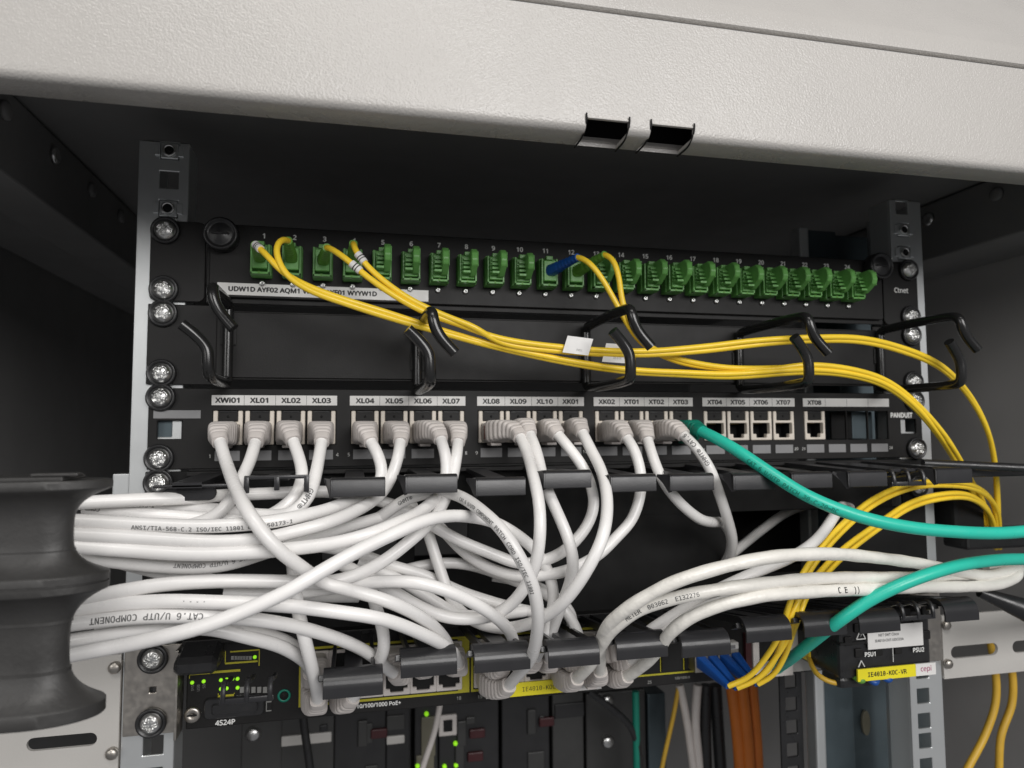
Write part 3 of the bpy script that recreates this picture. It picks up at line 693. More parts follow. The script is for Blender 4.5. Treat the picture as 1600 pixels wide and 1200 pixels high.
# twin power supply box
ps = []
PY = -42
def pz(px, py): return at(px, py, PY)
tl = pz(1312, 978); br = pz(1457, 1036); lz = pz(1325, 1078)
X0, X1, ZT, ZB = tl.x, pz(1456, 1000).x, tl.z + 5, pz(1335, 1062).z
mb = MB(); mb.b2((X0, PY + 1, ZB), (X1, -1, ZT), 'plastic', 2)
for k in range(9):
    for j in range(4):
        if (k + j) % 2: mb.b2((X0 + 3 + k * 6.6, PY - .3, ZB + 12 + j * 7), (X0 + 8 + k * 6.6, PY + 1.2, ZB + 17 + j * 7), 'panel', .5)
mb.b2((X0 - .3, PY + 6, ZT - 16), (X0 + 16, PY - .4, ZT - 14.6), 'hole', .2)
mid = pz(1394, 1010); mb.b2((mid.x - .15, PY - .5, ZB + 8), (mid.x + .15, PY - .2, ZT - 14), 'paint', 0)
for t, px, py in (('PSU1', 1359, 1022), ('PSU2', 1434, 1015)): p = pz(px, py); mb.text(t, face(p.x, PY - .6, p.z), 4.8, 'paint', bold=.03)
p = pz(1344, 991)
for a, b in (((-3, -2.6), (3, -2.6)), ((3, -2.6), (0, 2.9)), ((0, 2.9), (-3, -2.6))): mb.tube([Vector((p.x + a[0], PY - .5, p.z + a[1])), Vector((p.x + b[0], PY - .5, p.z + b[1]))], .3, 'paint', 6)
mb.text('?', face(p.x, PY - .6, p.z - .6), 3, 'paint')
p = pz(1345, 1037)
for a, b in (((2, -1.6), (0, 1.9)), ((0, 1.9), (-2, -1.6))): mb.tube([Vector((p.x + a[0], PY - .5, p.z + a[1])), Vector((p.x + b[0], PY - .5, p.z + b[1]))], .3, 'paint', 6)
pu = mb.build('power_supply', sw)
q = MB(); a = pz(1354, 990); b = pz(1441, 1004)
q.b2((a.x, PY - .9, b.z - 1.2), (b.x, PY - .45, a.z + 4.2), 'label', .1)
p = pz(1388, 994); q.text('NET SWT Cisco', face(p.x - .6, PY - .95, p.z + 1.2), 3, 'greyink', bold=.02); q.text('IE4010-CNT-UDC03A', face(p.x - .2, PY - .95, p.z - 1.9), 3, 'greyink', bold=.02)
q.build('asset_label', pu)
q = MB(); a = pz(1337, 1042); b = pz(1428, 1052); c = pz(1457, 1050)
q.b2((a.x, PY - 1.6, b.z - 1.2), (b.x, PY - .45, b.z + 5.6), 'ylabel', .1); q.text('IE4010-KOC-VR', face((a.x + b.x) / 2, PY - 1.65, b.z + 2.2), 4.7, 'ink', bold=.02)
q.b2((b.x + .1, PY - 1.6, b.z - 1.2), (c.x + 1, PY - .45, b.z + 5.6), 'label', .1); q.text('cepi', face((b.x + c.x) / 2 + .6, PY - 1.65, b.z + 2.6), 6, 'magenta', bold=.005)
q.build('name_label', pu)
q = MB()
for k, (m_, dz) in enumerate((('greenboot', 0), ('blue', -2), ('blue', -1))):
    q.tube(spline([(X0 + 10 + 8 * k, PY + 8, ZB + 3), (X0 + 12 + 9 * k, PY - 1, ZB - 1 + dz), (X0 + 20 + 9 * k, PY + 6, ZB + 2)], 1.2), 1.7, m_, 10)
q.build('terminal_wire', pu)
q = MB(); q.b2((X0 + 2, PY + 4, ZB - 7), (X0 + 26, PY + 22, ZB + 1), 'plastic', 3); q.build('terminal_block', pu)
lab = thing('switch_label', (0, -4, -266), 'yellow IE4010-KOC-VR tag stuck along the lower edge of the switch', 'label')
q = MB(); a = at(800, 1092, -4); b = at(882, 1080, -4)
q.b2((a.x - 3, -5, -262.6), (b.x + 4, -3.6, -255.2), 'ylabel', .1); q.text('IE4010-KOC-VR', face((a.x + b.x) / 2 + 3, -5.05, -259), 4.6, 'ink')
q.b2((b.x + 4.2, -5, -262.6), (b.x + 22, -3.6, -256), 'label', .1)
q.build('tag_face', lab)

# ================================================================== cables
CAMV = Vector(CP)
def jacket(mb, pts, r, mt, n=14, wob=0):
    if wob:
        ph = random.random() * 6
        mb.tube(pts, lambda i: r * (1 + wob * math.sin(i * .55 + ph) * math.sin(i * .17 + ph * 2)), mt, n)
    else: mb.tube(pts, r, mt, n)
def print_on(mb, pts, r, txt, start, size, mt='greyink', flip=False, ang=0., gap=0):
    """lettering wrapped onto the jacket, starting at arc length `start`"""
    cum = [0]
    for a, b in zip(pts, pts[1:]): cum.append(cum[-1] + (b - a).length)
    vs, fs = text_mesh(txt, 'LEFT', .014, True)
    if not vs: return
    out = []
    wid = max(v[0] for v in vs) * size
    for x, y, lift in vs:
        s = start + (wid - x * size if flip else x * size); yy = -y * size if flip else y * size
        s = max(0, min(cum[-1] - .01, s)); i = max(0, next(k for k in range(len(cum)) if cum[k] > s) - 1)
        f = (s - cum[i]) / max(1e-6, cum[i + 1] - cum[i]); p = pts[i].lerp(pts[i + 1], f)
        t0 = (pts[i + 1] - pts[max(0, i - 1)]); t1 = pts[min(len(pts) - 1, i + 2)] - pts[i]; t = (t0.normalized().lerp(t1.normalized(), f)).normalized()
        nn = CAMV - p; nn = (nn - t * nn.dot(t)).normalized(); up = nn.cross(t)
        a = yy / r + ang; out.append(p + (nn * math.cos(a) + up * math.sin(a)) * (r + .06 + lift))
    mb.add(out, fs, mt)
def cross_sweep(mb, pts, prof, mt, n=24):
    """superellipse section: prof(t) -> (half width, half height, exponent)"""
    vs = []; fs = []; m = len(pts)
    for i, p in enumerate(pts):
        t = (pts[min(i + 1, m - 1)] - pts[max(i - 1, 0)]).normalized(); xx = Vector((1, 0, 0)); xx = (xx - t * xx.dot(t)).normalized(); zz = xx.cross(t); 
        a, b, e = prof(i / (m - 1))
        for k in range(n):
            q = 2 * math.pi * k / n; c, s = math.cos(q), math.sin(q)
            vs.append(p + xx * (a * math.copysign(abs(c) ** (2 / e), c)) + zz * (b * math.copysign(abs(s) ** (2 / e), s)))
    for j in range(m - 1):
        for k in range(n): fs.append((j * n + k, j * n + (k + 1) % n, (j + 1) * n + (k + 1) % n, (j + 1) * n + k))
    mb.add(vs, fs, mt, True); mb.add(vs[:n], [list(range(n))], mt); mb.add(vs[-n:], [list(range(n))[::-1]], mt)
def boot(P0, P1, P2, mt, root, latch=-1):
    P0, P1, P2 = Vector(P0), Vector(P1), Vector(P2)
    d = (P2 - P1).normalized(); L = (P1 - P0).length
    pts = []
    for k in range(91):
        t = k / 90; a = P0; b = P0 + Vector((0, -L * .5, 0)); c = P1 - d * L * .3; e = P1 + d * 1.5
        pts.append(a * (1 - t) ** 3 + b * 3 * t * (1 - t) ** 2 + c * 3 * t * t * (1 - t) + e * t ** 3)
    def prof(t):
        if t < .2: w_, h_ = 6.1, 5.6
        else:
            u = (t - .2) / .8; w_ = 6.8 - 3.1 * u ** 1.05; h_ = 6.4 - 2.7 * u ** 1.05
        ex = 5.5 - 2.6 * max(0, t - .2) / .8
        if .26 < t < .9:
            rg = .5 + .5 * math.cos((t - .26) / .64 * 2 * math.pi * 6); k_ = -.95 * (rg ** 2.2); w_ += k_; h_ += k_
        return w_, h_, ex
    mb = MB(); cross_sweep(mb, pts, prof, mt)
    mb.build('boot', root)
    q = MB(); q.b2((P0.x - 5.8, P0.y - 9, P0.z - 4), (P0.x + 5.8, P0.y + 5, P0.z + 4), 'pinkish', .4); q.b2((P0.x - 3, P0.y - 14, P0.z + latch * 7.4), (P0.x + 3, P0.y - 1, P0.z + latch * 5.8), mt, .5)
    q.build('plug', root)
def cable(label, path, start=None, r=2.9, mt='white', bmt='boot', prints=(), name='patch_cable', cat='cable', grp='white patch cables', end=None, wob=0, step=2.0, by=-36, latch=-1):
    """path: (px, py, depth y) ; start / end: port point the plug sits in"""
    P = [at(*q) for q in path]
    root = thing(name, P[len(P) // 2], label, cat, grp)
    if start is not None: boot(start, P[0], P[1], bmt, root, latch)
    if end is not None: boot(end, P[-1], P[-2], bmt, root, latch)
    pts = wander(spline(P, step)); mb = MB(); jacket(mb, pts, r, mt, 14, wob)
    for pr in prints: print_on(mb, pts, r, **pr)
    mb.build('jacket', root)
    return root
def port(n): return (PX[n], -1, -114.6)
def J(k, up): return (JX[k], -2.5, -236.6 if up else -250.8)
LONG = 'GHMT® CAT.6 U/UTP COMPONENT PATCH CORD ISO/IEC 11801 & EN 50173-1 & ANSI/TIA-568-C.2'
def pr(txt, start, size=3.0, **k): return dict(txt=txt, start=start, size=size, **k)
B = -36
# --- patch panel ends, numbered by the label strip
cable('white cable plugged in under label XWi01, slanting down across the bundle', [(343, 688, B), (353, 725, -50), (368, 765, -72), (395, 812, -92), (432, 857, -94), (475, 889, -88), (510, 912, -80), (550, 922, -82), (612, 941, -82), (662, 966, -74), (697, 1000, -52), (700, 1025, -36), (668, 1046, -26)], port(0), end=J(4, True), latch=-1)
cable('white cable plugged in under label XL01, dropping left behind the bundle', [(400, 688, B), (391, 720, -46), (376, 750, -54), (360, 781, -60), (336, 806, -62), (290, 822, -62), (225, 830, -64), (120, 826, -66)], port(1))
cable('white cable plugged in under label XL02, curling left below the snapped finger', [(457, 686, B), (470, 722, -46), (473, 748, -54), (460, 776, -60), (434, 798, -62), (400, 812, -60), (330, 810, -58), (225, 803, -60), (130, 793, -62)], port(2), prints=[pr('COMPONENT U/UTP', 120, 3.4)])
cable('white cable plugged in under label XL03, printed GHMT where it curls left', [(503, 688, B), (499, 715, -46), (493, 748, -58), (482, 779, -66), (458, 802, -68), (412, 806, -62), (337, 797, -54), (262, 792, -52), (170, 787, -56)], port(3), prints=[pr('GHMT®', 36, 4.4, ang=-.1), pr('EN 50173-1', 112, 3.0, flip=True)])
cable('white cable plugged in under label XL04, printed IEC 11801 along the bundle', [(578, 688, B), (592, 715, -45), (597, 742, -46), (586, 765, -50), (555, 779, -56), (512, 797, -68), (460, 809, -79), (425, 815, -83), (325, 821, -84), (225, 818, -84), (110, 814, -84)], port(4), prints=[pr('ANSI/TIA-568-C.2 ISO/IEC 11801 & EN 50173-1', 78, 3.3, flip=True, ang=.5)])
cable('white cable plugged in under label XL05, second strand down in the bundle', [(626, 688, B), (622, 712, -44), (612, 742, -46), (596, 770, -52), (550, 801, -70), (500, 820, -80), (450, 832, -82), (425, 838, -83), (350, 845, -84), (250, 842, -85), (175, 838, -86), (110, 835, -86)], port(5))
cable('white cable plugged in under label XL06, sweeping left just above the long diagonal', [(688, 684, B), (697, 715, -46), (698, 745, -48), (688, 769, -52), (662, 796, -66), (625, 817, -82), (575, 837, -90), (525, 850, -90), (450, 859, -88), (400, 863, -86), (300, 866, -86), (200, 860, -86), (110, 853, -86)], port(6))
cable('white cable plugged in under label XL07, arriving low at the spool', [(716, 688, B), (713, 715, -45), (707, 745, -48), (697, 775, -54), (677, 812, -62), (648, 840, -68), (600, 879, -72), (557, 901, -72), (515, 911, -74), (450, 909, -76), (350, 907, -80), (250, 913, -82), (165, 928, -82), (95, 944, -80)], port(7))
cable('white cable plugged in under label XL08, hanging straight then looping left', [(812, 681, B), (822, 705, -46), (833, 745, -66), (842, 785, -76), (844, 832, -80), (838, 878, -78), (825, 910, -72), (800, 944, -66), (775, 961, -62), (737, 968, -60), (690, 963, -60), (645, 942, -62), (612, 922, -64), (570, 900, -62), (530, 880, -56)], port(8))
cable('white cable plugged in under label XL09, curving right then down into the switch', [(827, 676, B), (838, 705, -46), (850, 752, -58), (870, 798, -66), (887, 838, -70), (896, 876, -70), (891, 912, -64), (880, 940, -58), (868, 972, -50), (858, 1005, -40), (860, 1032, -34)], port(9), end=J(8, True))
cable('white cable plugged in under label XL10, looping back left behind its neighbours', [(870, 677, B), (890, 700, -44), (917, 738, -48), (929, 790, -52), (918, 822, -54), (900, 846, -56), (880, 864, -56), (855, 876, -54), (825, 882, -52), (805, 880, -50), (775, 868, -48), (725, 848, -46), (690, 830, -44), (640, 800, -42), (600, 785, -40), (550, 772, -40), (500, 767, -42), (412, 770, -46), (350, 773, -50), (300, 778, -56), (225, 781, -64), (120, 786, -70)], port(10))
cable('white cable plugged in under label XK01, the long front loop right of centre', [(909, 674, B), (922, 700, -46), (940, 738, -60), (949, 790, -78), (942, 840, -88), (918, 890, -88), (885, 936, -80), (850, 964, -68), (825, 975, -56), (785, 982, -46), (750, 975, -42), (718, 954, -42), (702, 930, -44), (687, 888, -40), (670, 836, -36), (662, 805, -32)], port(11))
cable('white cable plugged in under label XK02, swinging far left behind the loops', [(978, 682, B), (992, 705, -44), (1002, 745, -48), (1000, 775, -52), (987, 812, -54), (962, 839, -56), (937, 864, -58), (907, 882, -58), (875, 894, -56), (850, 898, -52), (812, 900, -46), (770, 889, -40), (730, 866, -36), (703, 840, -34), (680, 815, -32), (655, 795, -30)], port(12))
cable('white cable plugged in under label XT01, short sag ending behind its neighbour', [(1011, 684, B), (1017, 705, -42), (1027, 735, -48), (1038, 758, -50), (1062, 787, -50), (1092, 811, -46), (1110, 816, -38), (1130, 818, -26), (1142, 840, -18), (1138, 872, -6), (1124, 892, 0)], port(13))
cable('white cable plugged in under label XT02, printed GHMT below its boot', [(1066, 678, B), (1085, 697, -44), (1108, 732, -50), (1124, 774, -48), (1138, 815, -42), (1145, 845, -34), (1141, 868, -24), (1132, 886, -14)], port(14), prints=[pr('GHMT® CAT.6', 3, 4.4, flip=True, ang=.1)])
cable('teal cable plugged in under label XT03, running off past the right rail', [(1094, 673, -35), (1113, 682, -44), (1150, 704, -58), (1200, 737, -72), (1260, 774, -84), (1340, 806, -92), (1420, 824, -96), (1500, 831, -98), (1560, 832, -98), (1640, 826, -96), (1740, 824, -70), (1800, 850, 0), (1780, 900, 90)], port(15), r=3.2, mt='teal', bmt='tealboot', grp='teal patch cables', prints=[pr('CAT.6 U/UTP PATCH 30-C-20=RC', 36, 4.0, mt='tealboot', ang=-.4)])
# --- lower half of the bundle, leaving the spool for the switch
cable('white cable arching low in front to the boot left of the yellow post', [(85, 958, -80), (150, 949, -82), (250, 940, -86), (350, 942, -88), (450, 948, -90), (525, 957, -90), (600, 968, -86), (672, 995, -72), (708, 1018, -54), (716, 1038, -40)], end=J(5, True), prints=[pr('· - - ·', 50, 3)])
cable('white cable printed COMPONENT U/UTP CAT.6 upside down', [(80, 980, -82), (130, 973, -84), (225, 963, -87), (325, 962, -86), (400, 967, -82), (462, 978, -76), (500, 989, -70), (540, 1003, -62), (580, 1024, -50), (604, 1044, -40), (618, 1054, -36)], end=J(3, True), prints=[pr('GHMT®  CAT.6 U/UTP COMPONENT', 16, 4.6, flip=True)])
cable('white cable under the printed one, bending down to the leftmost ports', [(80, 1006, -76), (130, 998, -78), (225, 987, -78), (325, 983, -76), (387, 996, -72), (437, 1008, -66), (475, 1030, -54), (487, 1052, -42)], end=J(0, True))
cable('white cable under the first ports, thin gap below the printed cable', [(150, 988, -66), (260, 978, -66), (340, 980, -64), (410, 990, -60), (455, 1006, -54), (480, 1030, -44)], )
cable('long white diagonal cable rising in front of the bundle from spool to centre', [(70, 1032, -86), (120, 1022, -89), (225, 1003, -96), (325, 977, -102), (400, 946, -104), (450, 922, -104), (500, 892, -102), (550, 864, -98), (587, 846, -94), (625, 829, -90), (662, 814, -84), (700, 806, -76), (737, 807, -68), (775, 816, -62), (812, 838, -58), (838, 862, -54), (856, 892, -52), (865, 925, -52), (861, 967, -48), (848, 1005, -40), (836, 1032, -34)], end=J(7, True))
cable('white cable printed U/UTP COMPONENT PATCH CORD arching down the centre', [(540, 838, -40), (575, 820, -42), (603, 803, -46), (630, 783, -50), (660, 772, -52), (690, 768, -54), (715, 774, -62), (750, 796, -82), (787, 831, -96), (812, 870, -99), (831, 908, -98), (841, 955, -92), (837, 1005, -78), (827, 1033, -64), (810, 1054, -50), (794, 1072, -38)], end=J(6, False), prints=[pr('GHMT®', 32, 3.4), pr('CAT.6 U/UTP COMPONENT PATCH CORD ISO/IEC 11801', 70, 3.2, ang=-.45)])
cable('white cable from behind the diagonal, arching over to the ports right of the yellow post', [(350, 926, -66), (430, 928, -66), (500, 922, -66), (557, 914, -70), (600, 910, -74), (650, 912, -78), (700, 925, -78), (750, 948, -74), (782, 970, -66), (800, 994, -54), (802, 1016, -44), (786, 1042, -36)], end=J(6, True))
cable('white cable standing upright to the first lower port of the switch', [(452, 850, -52), (457, 885, -60), (464, 945, -70), (477, 1000, -70), (488, 1045, -62), (495, 1080, -48), (497, 1094, -40)], end=J(0, False))
cable('white cable standing upright to the second lower port of the switch', [(575, 900, -48), (585, 940, -56), (598, 980, -62), (601, 1010, -60), (592, 1036, -54), (570, 1068, -44), (549, 1092, -36)], end=J(1, False))
cable('white drooping cable hanging lowest in the upper half of the bundle', [(110, 868, -76), (175, 877, -76), (250, 886, -76), (312, 888, -76), (362, 881, -74), (395, 870, -70), (450, 852, -64), (520, 828, -54), (600, 806, -44), (650, 790, -38)], prints=[pr('CAT.6 U/UTP COMPONENT', 40, 3.2, flip=True, ang=.2)])
cable('white cable crossing down through the dark gap between the two bundle halves', [(150, 868, -66), (240, 892, -66), (290, 902, -64), (340, 908, -60), (420, 920, -54), (500, 930, -48), (560, 932, -44)])
cable('white cable running down deep behind the loops at centre', [(480, 850, -30), (560, 866, -34), (610, 884, -36), (660, 898, -36), (720, 925, -36), (800, 950, -38), (860, 960, -36)])
cable('white cable level behind the loops, right of the upright strand', [(560, 925, -26), (620, 895, -28), (690, 880, -28), (740, 884, -28), (800, 905, -30), (850, 925, -34), (885, 955, -38), (905, 995, -40), (908, 1030, -36)], end=J(9, True))
cable('white cable bending down beside it to the finger right of centre', [(770, 900, -24), (820, 910, -26), (865, 930, -30), (893, 960, -34), (888, 1000, -30), (884, 1035, -20)])
cable('white cable curling low behind the front arch at centre', [(560, 880, -36), (620, 905, -40), (670, 935, -44), (720, 962, -46), (770, 960, -44), (820, 955, -40)])
# --- right group of thicker wrinkled cables
W = dict(mt='braid', wob=.05, grp='wrinkled white cables', r=3.1)
cable('topmost wrinkled white cable arching over to the right rail', [(938, 1050, -36), (938, 1010, -58), (948, 980, -72), (975, 955, -82), (1005, 935, -88), (1050, 911, -94), (1125, 886, -98), (1200, 870, -100), (1275, 865, -96), (1350, 869, -86), (1437, 881, -74), (1490, 893, -66), (1545, 900, -60), (1600, 885, -54)], J(10, False), **W)
cable('wrinkled white cable printed METER, middle one of the arch', [(900, 1062, -36), (922, 1038, -50), (938, 1010, -62), (960, 980, -74), (1000, 953, -82), (1037, 940, -86), (1087, 928, -90), (1150, 917, -92), (1250, 906, -86), (1350, 902, -78), (1430, 901, -70), (1500, 899, -62), (1570, 905, -54)], J(9, False), prints=[pr('METER  003062  E132276', 62, 3.8, ang=-.2)], **W)
cable('lowest wrinkled white cable with a printed CE mark, doubling back at the right', [(978, 1058, -36), (1003, 1042, -48), (1028, 1018, -62), (1045, 993, -74), (1070, 971, -82), (1112, 951, -88), (1175, 934, -92), (1250, 926, -88), (1350, 920, -80), (1430, 917, -72), (1510, 917, -66), (1565, 912, -62), (1592, 898, -58), (1585, 884, -52), (1540, 885, -50)], J(11, False), prints=[pr('C E  ||', 148, 5.2, mt='ink')], **W)
cable('smooth white cable running up behind the arch to the teal cable', [(990, 1010, -40), (1015, 985, -54), (1062, 955, -62), (1112, 926, -66), (1175, 896, -66), (1237, 869, -62), (1276, 842, -58), (1302, 808, -50), (1312, 794, -36), (1322, 792, -10), (1336, 796, 20)], J(10, True))
cable('smooth white cable between the arch and the climbing one', [(985, 1035, -38), (1020, 1005, -54), (1060, 975, -64), (1112, 945, -72), (1180, 930, -74), (1260, 915, -70)], J(11, True))
cable('dim white cable deep in the opening behind the duct', [(1120, 885, 16), (1150, 860, 20), (1187, 830, 30), (1237, 797, 40), (1300, 783, 46), (1360, 790, 50)], r=3.1)
# --- teal return
cable('teal cable coming back in to the switch beside the power supply box', [(1800, 960, 90), (1780, 905, 0), (1700, 878, -50), (1640, 874, -68), (1597, 874, -76), (1540, 878, -84), (1490, 886, -88), (1420, 909, -88), (1360, 938, -82), (1310, 972, -74), (1270, 1002, -54), (1240, 1024, -34), (1222, 1038, -14), (1214, 1045, -3)], r=3.2, mt='teal', bmt='tealboot', grp='teal patch cables', name='patch_cable')

# ---------------------------------------------------------------- fibre cables
def fibre(label, path, start=None, bootcol=None, tip=None, r=1.55, mt='yellow', prints=(), flags=(), grp='yellow fibre cables', clips=()):
    P = [at(*q) if len(q) == 3 else Vector(q[:3]) for q in path]
    root = thing('fibre_cable', P[len(P) // 2], label, 'fibre cable', grp)
    if start is not None:
        a = Vector(start); b = Vector(tip); n = 40; pts = [a.lerp(b, k / n) for k in range(n + 1)]
        mb = MB(); cross_sweep(mb, pts, lambda t: ((3.4 - 1.2 * t) * (1 - (.12 * (.5 + .5 * math.cos(t * 60)) if t > .35 else 0)), (3.4 - 1.2 * t) * (1 - (.12 * (.5 + .5 * math.cos(t * 60)) if t > .35 else 0)), 3.2 - t), bootcol, 18)
        mb.build('boot', root)
        q = MB(); q.b2((a.x - 3.8, -13.5, a.z - 6), (a.x + 3.8, -5, a.z + 6), 'green', .5); q.build('connector', root)
        d = (b - a).normalized(); P = [b - d * 3, b + d * 1.5] + P
    pts = wander(spline(P, 2.0), .35); mb = MB(); mb.tube(pts, r, mt, 12)
    for p_ in prints: print_on(mb, pts, r, **p_)
    for s0 in clips:
        cum = 0
        for a, b in zip(pts, pts[1:]):
            if cum <= s0 < cum + (b - a).length:
                t = (b - a).normalized(); mb.tube([a - t * 3, a + t * 3], r + .5, 'label', 14); mb.tube([a - t * .8, a - t * .2], r + .56, 'ink', 14); mb.tube([a + t * .7, a + t * 1.2], r + .56, 'ink', 14)
            cum += (b - a).length
    mb.build('jacket', root)
    for (px, py, y, wpx, hpx, txt, rot) in flags:
        f = MB(); c = at(px, py, y); w_ = wpx; h_ = hpx
        X = face(c.x, c.y, c.z, rot)
        f.add([(-w_ / 2 - 1, -h_ / 2, -.15), (w_ / 2 - 1, -h_ / 2, -.15), (w_ / 2 + 1, h_ / 2, -.15), (-w_ / 2 + 1, h_ / 2, -.15), (-w_ / 2 - 1, -h_ / 2, .15), (w_ / 2 - 1, -h_ / 2, .15), (w_ / 2 + 1, h_ / 2, .15), (-w_ / 2 + 1, h_ / 2, .15)], [(3, 2, 1, 0), (4, 5, 6, 7), (0, 1, 5, 4), (1, 2, 6, 5), (2, 3, 7, 6), (3, 0, 4, 7)], 'label')
        f.text(txt, X @ Matrix.Identity(4), .001, 'ink') if 0 else None
        g = MB(); g.add([X @ Vector(v) for v in f.v], f.f, 'label')
        g.text(txt, X @ Matrix.Translation((1, -h_ * .25, .2)) @ Matrix.Rotation(math.pi, 4, 'Z'), 2.4, 'greyink'); g.build('flag_label', root)
    return root
def ap(n, y=-9): return (AX[n], y, AZ + .3)
R1, R3, R5 = -46, -48, -50
loU = [(780, 529, -50), (880, 543, -50), (1000, 548, -52), (1100, 541, -54), (1180, 532, -56), (1262, 527, -58), (1340, 528, -58), (1400, 541, -56), (1466, 568, -52), (1510, 610, -44), (1540, 665, -34), (1553, 720, -22), (1557, 775, -8), (1557, 850, 8)]
def off(path, dx, dy, dd): return [(a + dx, b + dy, c + dd) for a, b, c in path]
loL = [(780, 540, -46), (880, 562, -46), (980, 577, -46), (1060, 582, -46), (1140, 585, -46), (1262, 577, -48), (1330, 583, -48), (1384, 600, -46), (1430, 635, -42), (1472, 685, -34), (1502, 735, -22), (1528, 790, -4), (1538, 850, 8)]
fibre('yellow fibre cable in the adapter numbered 1, lower edge of the sweep', [(420, 402, -46), (440, 424, -48), (480, 447, -50), (540, 469, -50), (600, 487, -48), (690, 515, -46)] + loL, ap(0), 'greenboot', at(399, 383, -36), clips=(9,))
fibre('yellow fibre cable in the adapter numbered 2, looping over before it drops', [(437, 374, -44), (430, 385, -46), (434, 405, -48), (446, 428, -50), (480, 452, -51), (540, 474, -50), (600, 493, -48), (690, 519, -48)] + off(loL, 0, 4, 1.5), ap(1), 'greenboot', at(450, 376, -36))
fibre('yellow fibre cable in the adapter numbered 3, middle of the sweep', [(540, 404, -46), (568, 428, -48), (610, 458, -50), (660, 486, -50), (720, 508, -50)] + loU, ap(2), 'greenboot', at(511, 387, -36), clips=(28,), flags=[(903, 540, -53, 14, 9, '10AI', .1)])
fibre('yellow fibre cable in the adapter numbered 4, upper edge of the sweep', [(555, 392, -44), (568, 410, -46), (590, 432, -48), (640, 468, -50), (700, 496, -51), (740, 511, -52)] + off(loU, 2, 6, 1.5), ap(3), 'greenboot', at(552, 381, -34), clips=(20,))
fibre('yellow fibre cable with a blue connector boot in the adapter numbered 11', [(922, 411, -44), (945, 441, -46), (966, 478, -48), (985, 512, -48), (1008, 540, -46), (1060, 566, -44), (1130, 577, -44), (1200, 577, -46), (1262, 570, -48), (1330, 577, -48), (1386, 595, -46), (1434, 631, -42), (1478, 682, -36), (1508, 735, -22), (1534, 790, -4), (1540, 850, 8)], ap(10, -11), 'blue', at(903, 402, -38), flags=[(962, 552, -50, 13, 10, '11110', .05)])
fibre('yellow fibre cable with a bright green boot in the adapter numbered 12', [(957, 404, -44), (966, 430, -46), (972, 470, -48), (986, 506, -50), (1004, 533, -49), (1050, 557, -46), (1130, 573, -45), (1262, 574, -45), (1330, 580, -45), (1384, 597, -44), (1440, 640, -40), (1486, 695, -34), (1512, 740, -21), (1540, 795, -4), (1546, 850, 8)], ap(11, -11), 'greenboot', at(945, 398, -40))
# fibres looping back from the right into the optics
RB = [((1558, 850, 6), (1553, 790, -14), (1520, 758, -34), (1480, 752, -38), (1420, 756, -42), (1360, 782, -48), (1310, 825, -54), (1270, 872, -60), (1243, 918, -64), (1229, 958, -64), (1219, 990, -58), (1199, 1025, -48), (1170, 1058, -40), (1138, 1072, -34)),
      ((1552, 850, 6), (1545, 800, -14), (1510, 772, -30), (1470, 772, -34), (1420, 786, -40), (1370, 818, -46), (1320, 855, -52), (1285, 890, -58), (1256, 925, -62), (1238, 960, -64), (1226, 992, -58), (1214, 1025, -46), (1196, 1052, -38), (1172, 1066, -33))]
LCT = []
for k in range(4):
    bp = RB[k // 2]; d = k % 2
    path = [(a + d * 4 + 0, b + d * (7 if i < 9 else 0), c + d * 2) if i < 9 else (a + d * 14 - (2 if k == 3 else 0), b + d * (3 if i > 11 else 0), c + d) for i, (a, b, c) in enumerate(bp)]
    root = fibre(['yellow fibre cable into the blue connector nearest the white boots', 'yellow fibre cable beside it into the second blue connector', 'yellow fibre cable into the third blue connector', 'yellow fibre cable into the blue connector nearest the teal cable'][k], path, grp='yellow fibre cables to the optics')
    e = at(*path[-1]); x = 66 + 7.6 * k; s0 = Vector((x, -11, -249.5))
    mb = MB(); d_ = (e - s0).normalized(); pts = [s0 + (e - s0) * (t / 12) for t in range(13)]
    cross_sweep(mb, pts, lambda t: (2.9 - 1.1 * t, 3.8 - 2.0 * t, 6 - 3 * t), 'blue', 16); mb.build('connector', root)
# a small yellow earth lead by the ground plate
fibre('short yellow earth lead curling from the plate beside the power supply', [(1262, 1020, -8), (1268, 1040, -20), (1280, 1058, -30), (1305, 1068, -34), (1330, 1062, -30)], r=1.5, mt='yellowdim', grp=None)
c = bpy.data.objects[-1]
mb = MB(); p = at(1266, 1020, -10); mb.b2((p.x - 4, -15, p.z - 4), (p.x + 4, -6, p.z + 5), 'yellow', 1)
o = mb.build('terminal_cover'); tag(o, 'yellow terminal cover on the plate left of the power supply box', 'terminal cover')
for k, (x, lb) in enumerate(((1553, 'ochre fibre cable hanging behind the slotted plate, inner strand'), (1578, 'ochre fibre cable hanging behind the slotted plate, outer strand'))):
    fibre(lb, [(x - 6, 1000, 30), (x + 4, 1060, 30), (x + 3, 1100, 30), (x - 14, 1150, 30), (x - 48 + k * 30, 1215, 30), (x - 60 + k * 34, 1260, 30)], r=2.6, mt='yellowdim', grp='ochre fibres behind the slotted plate')

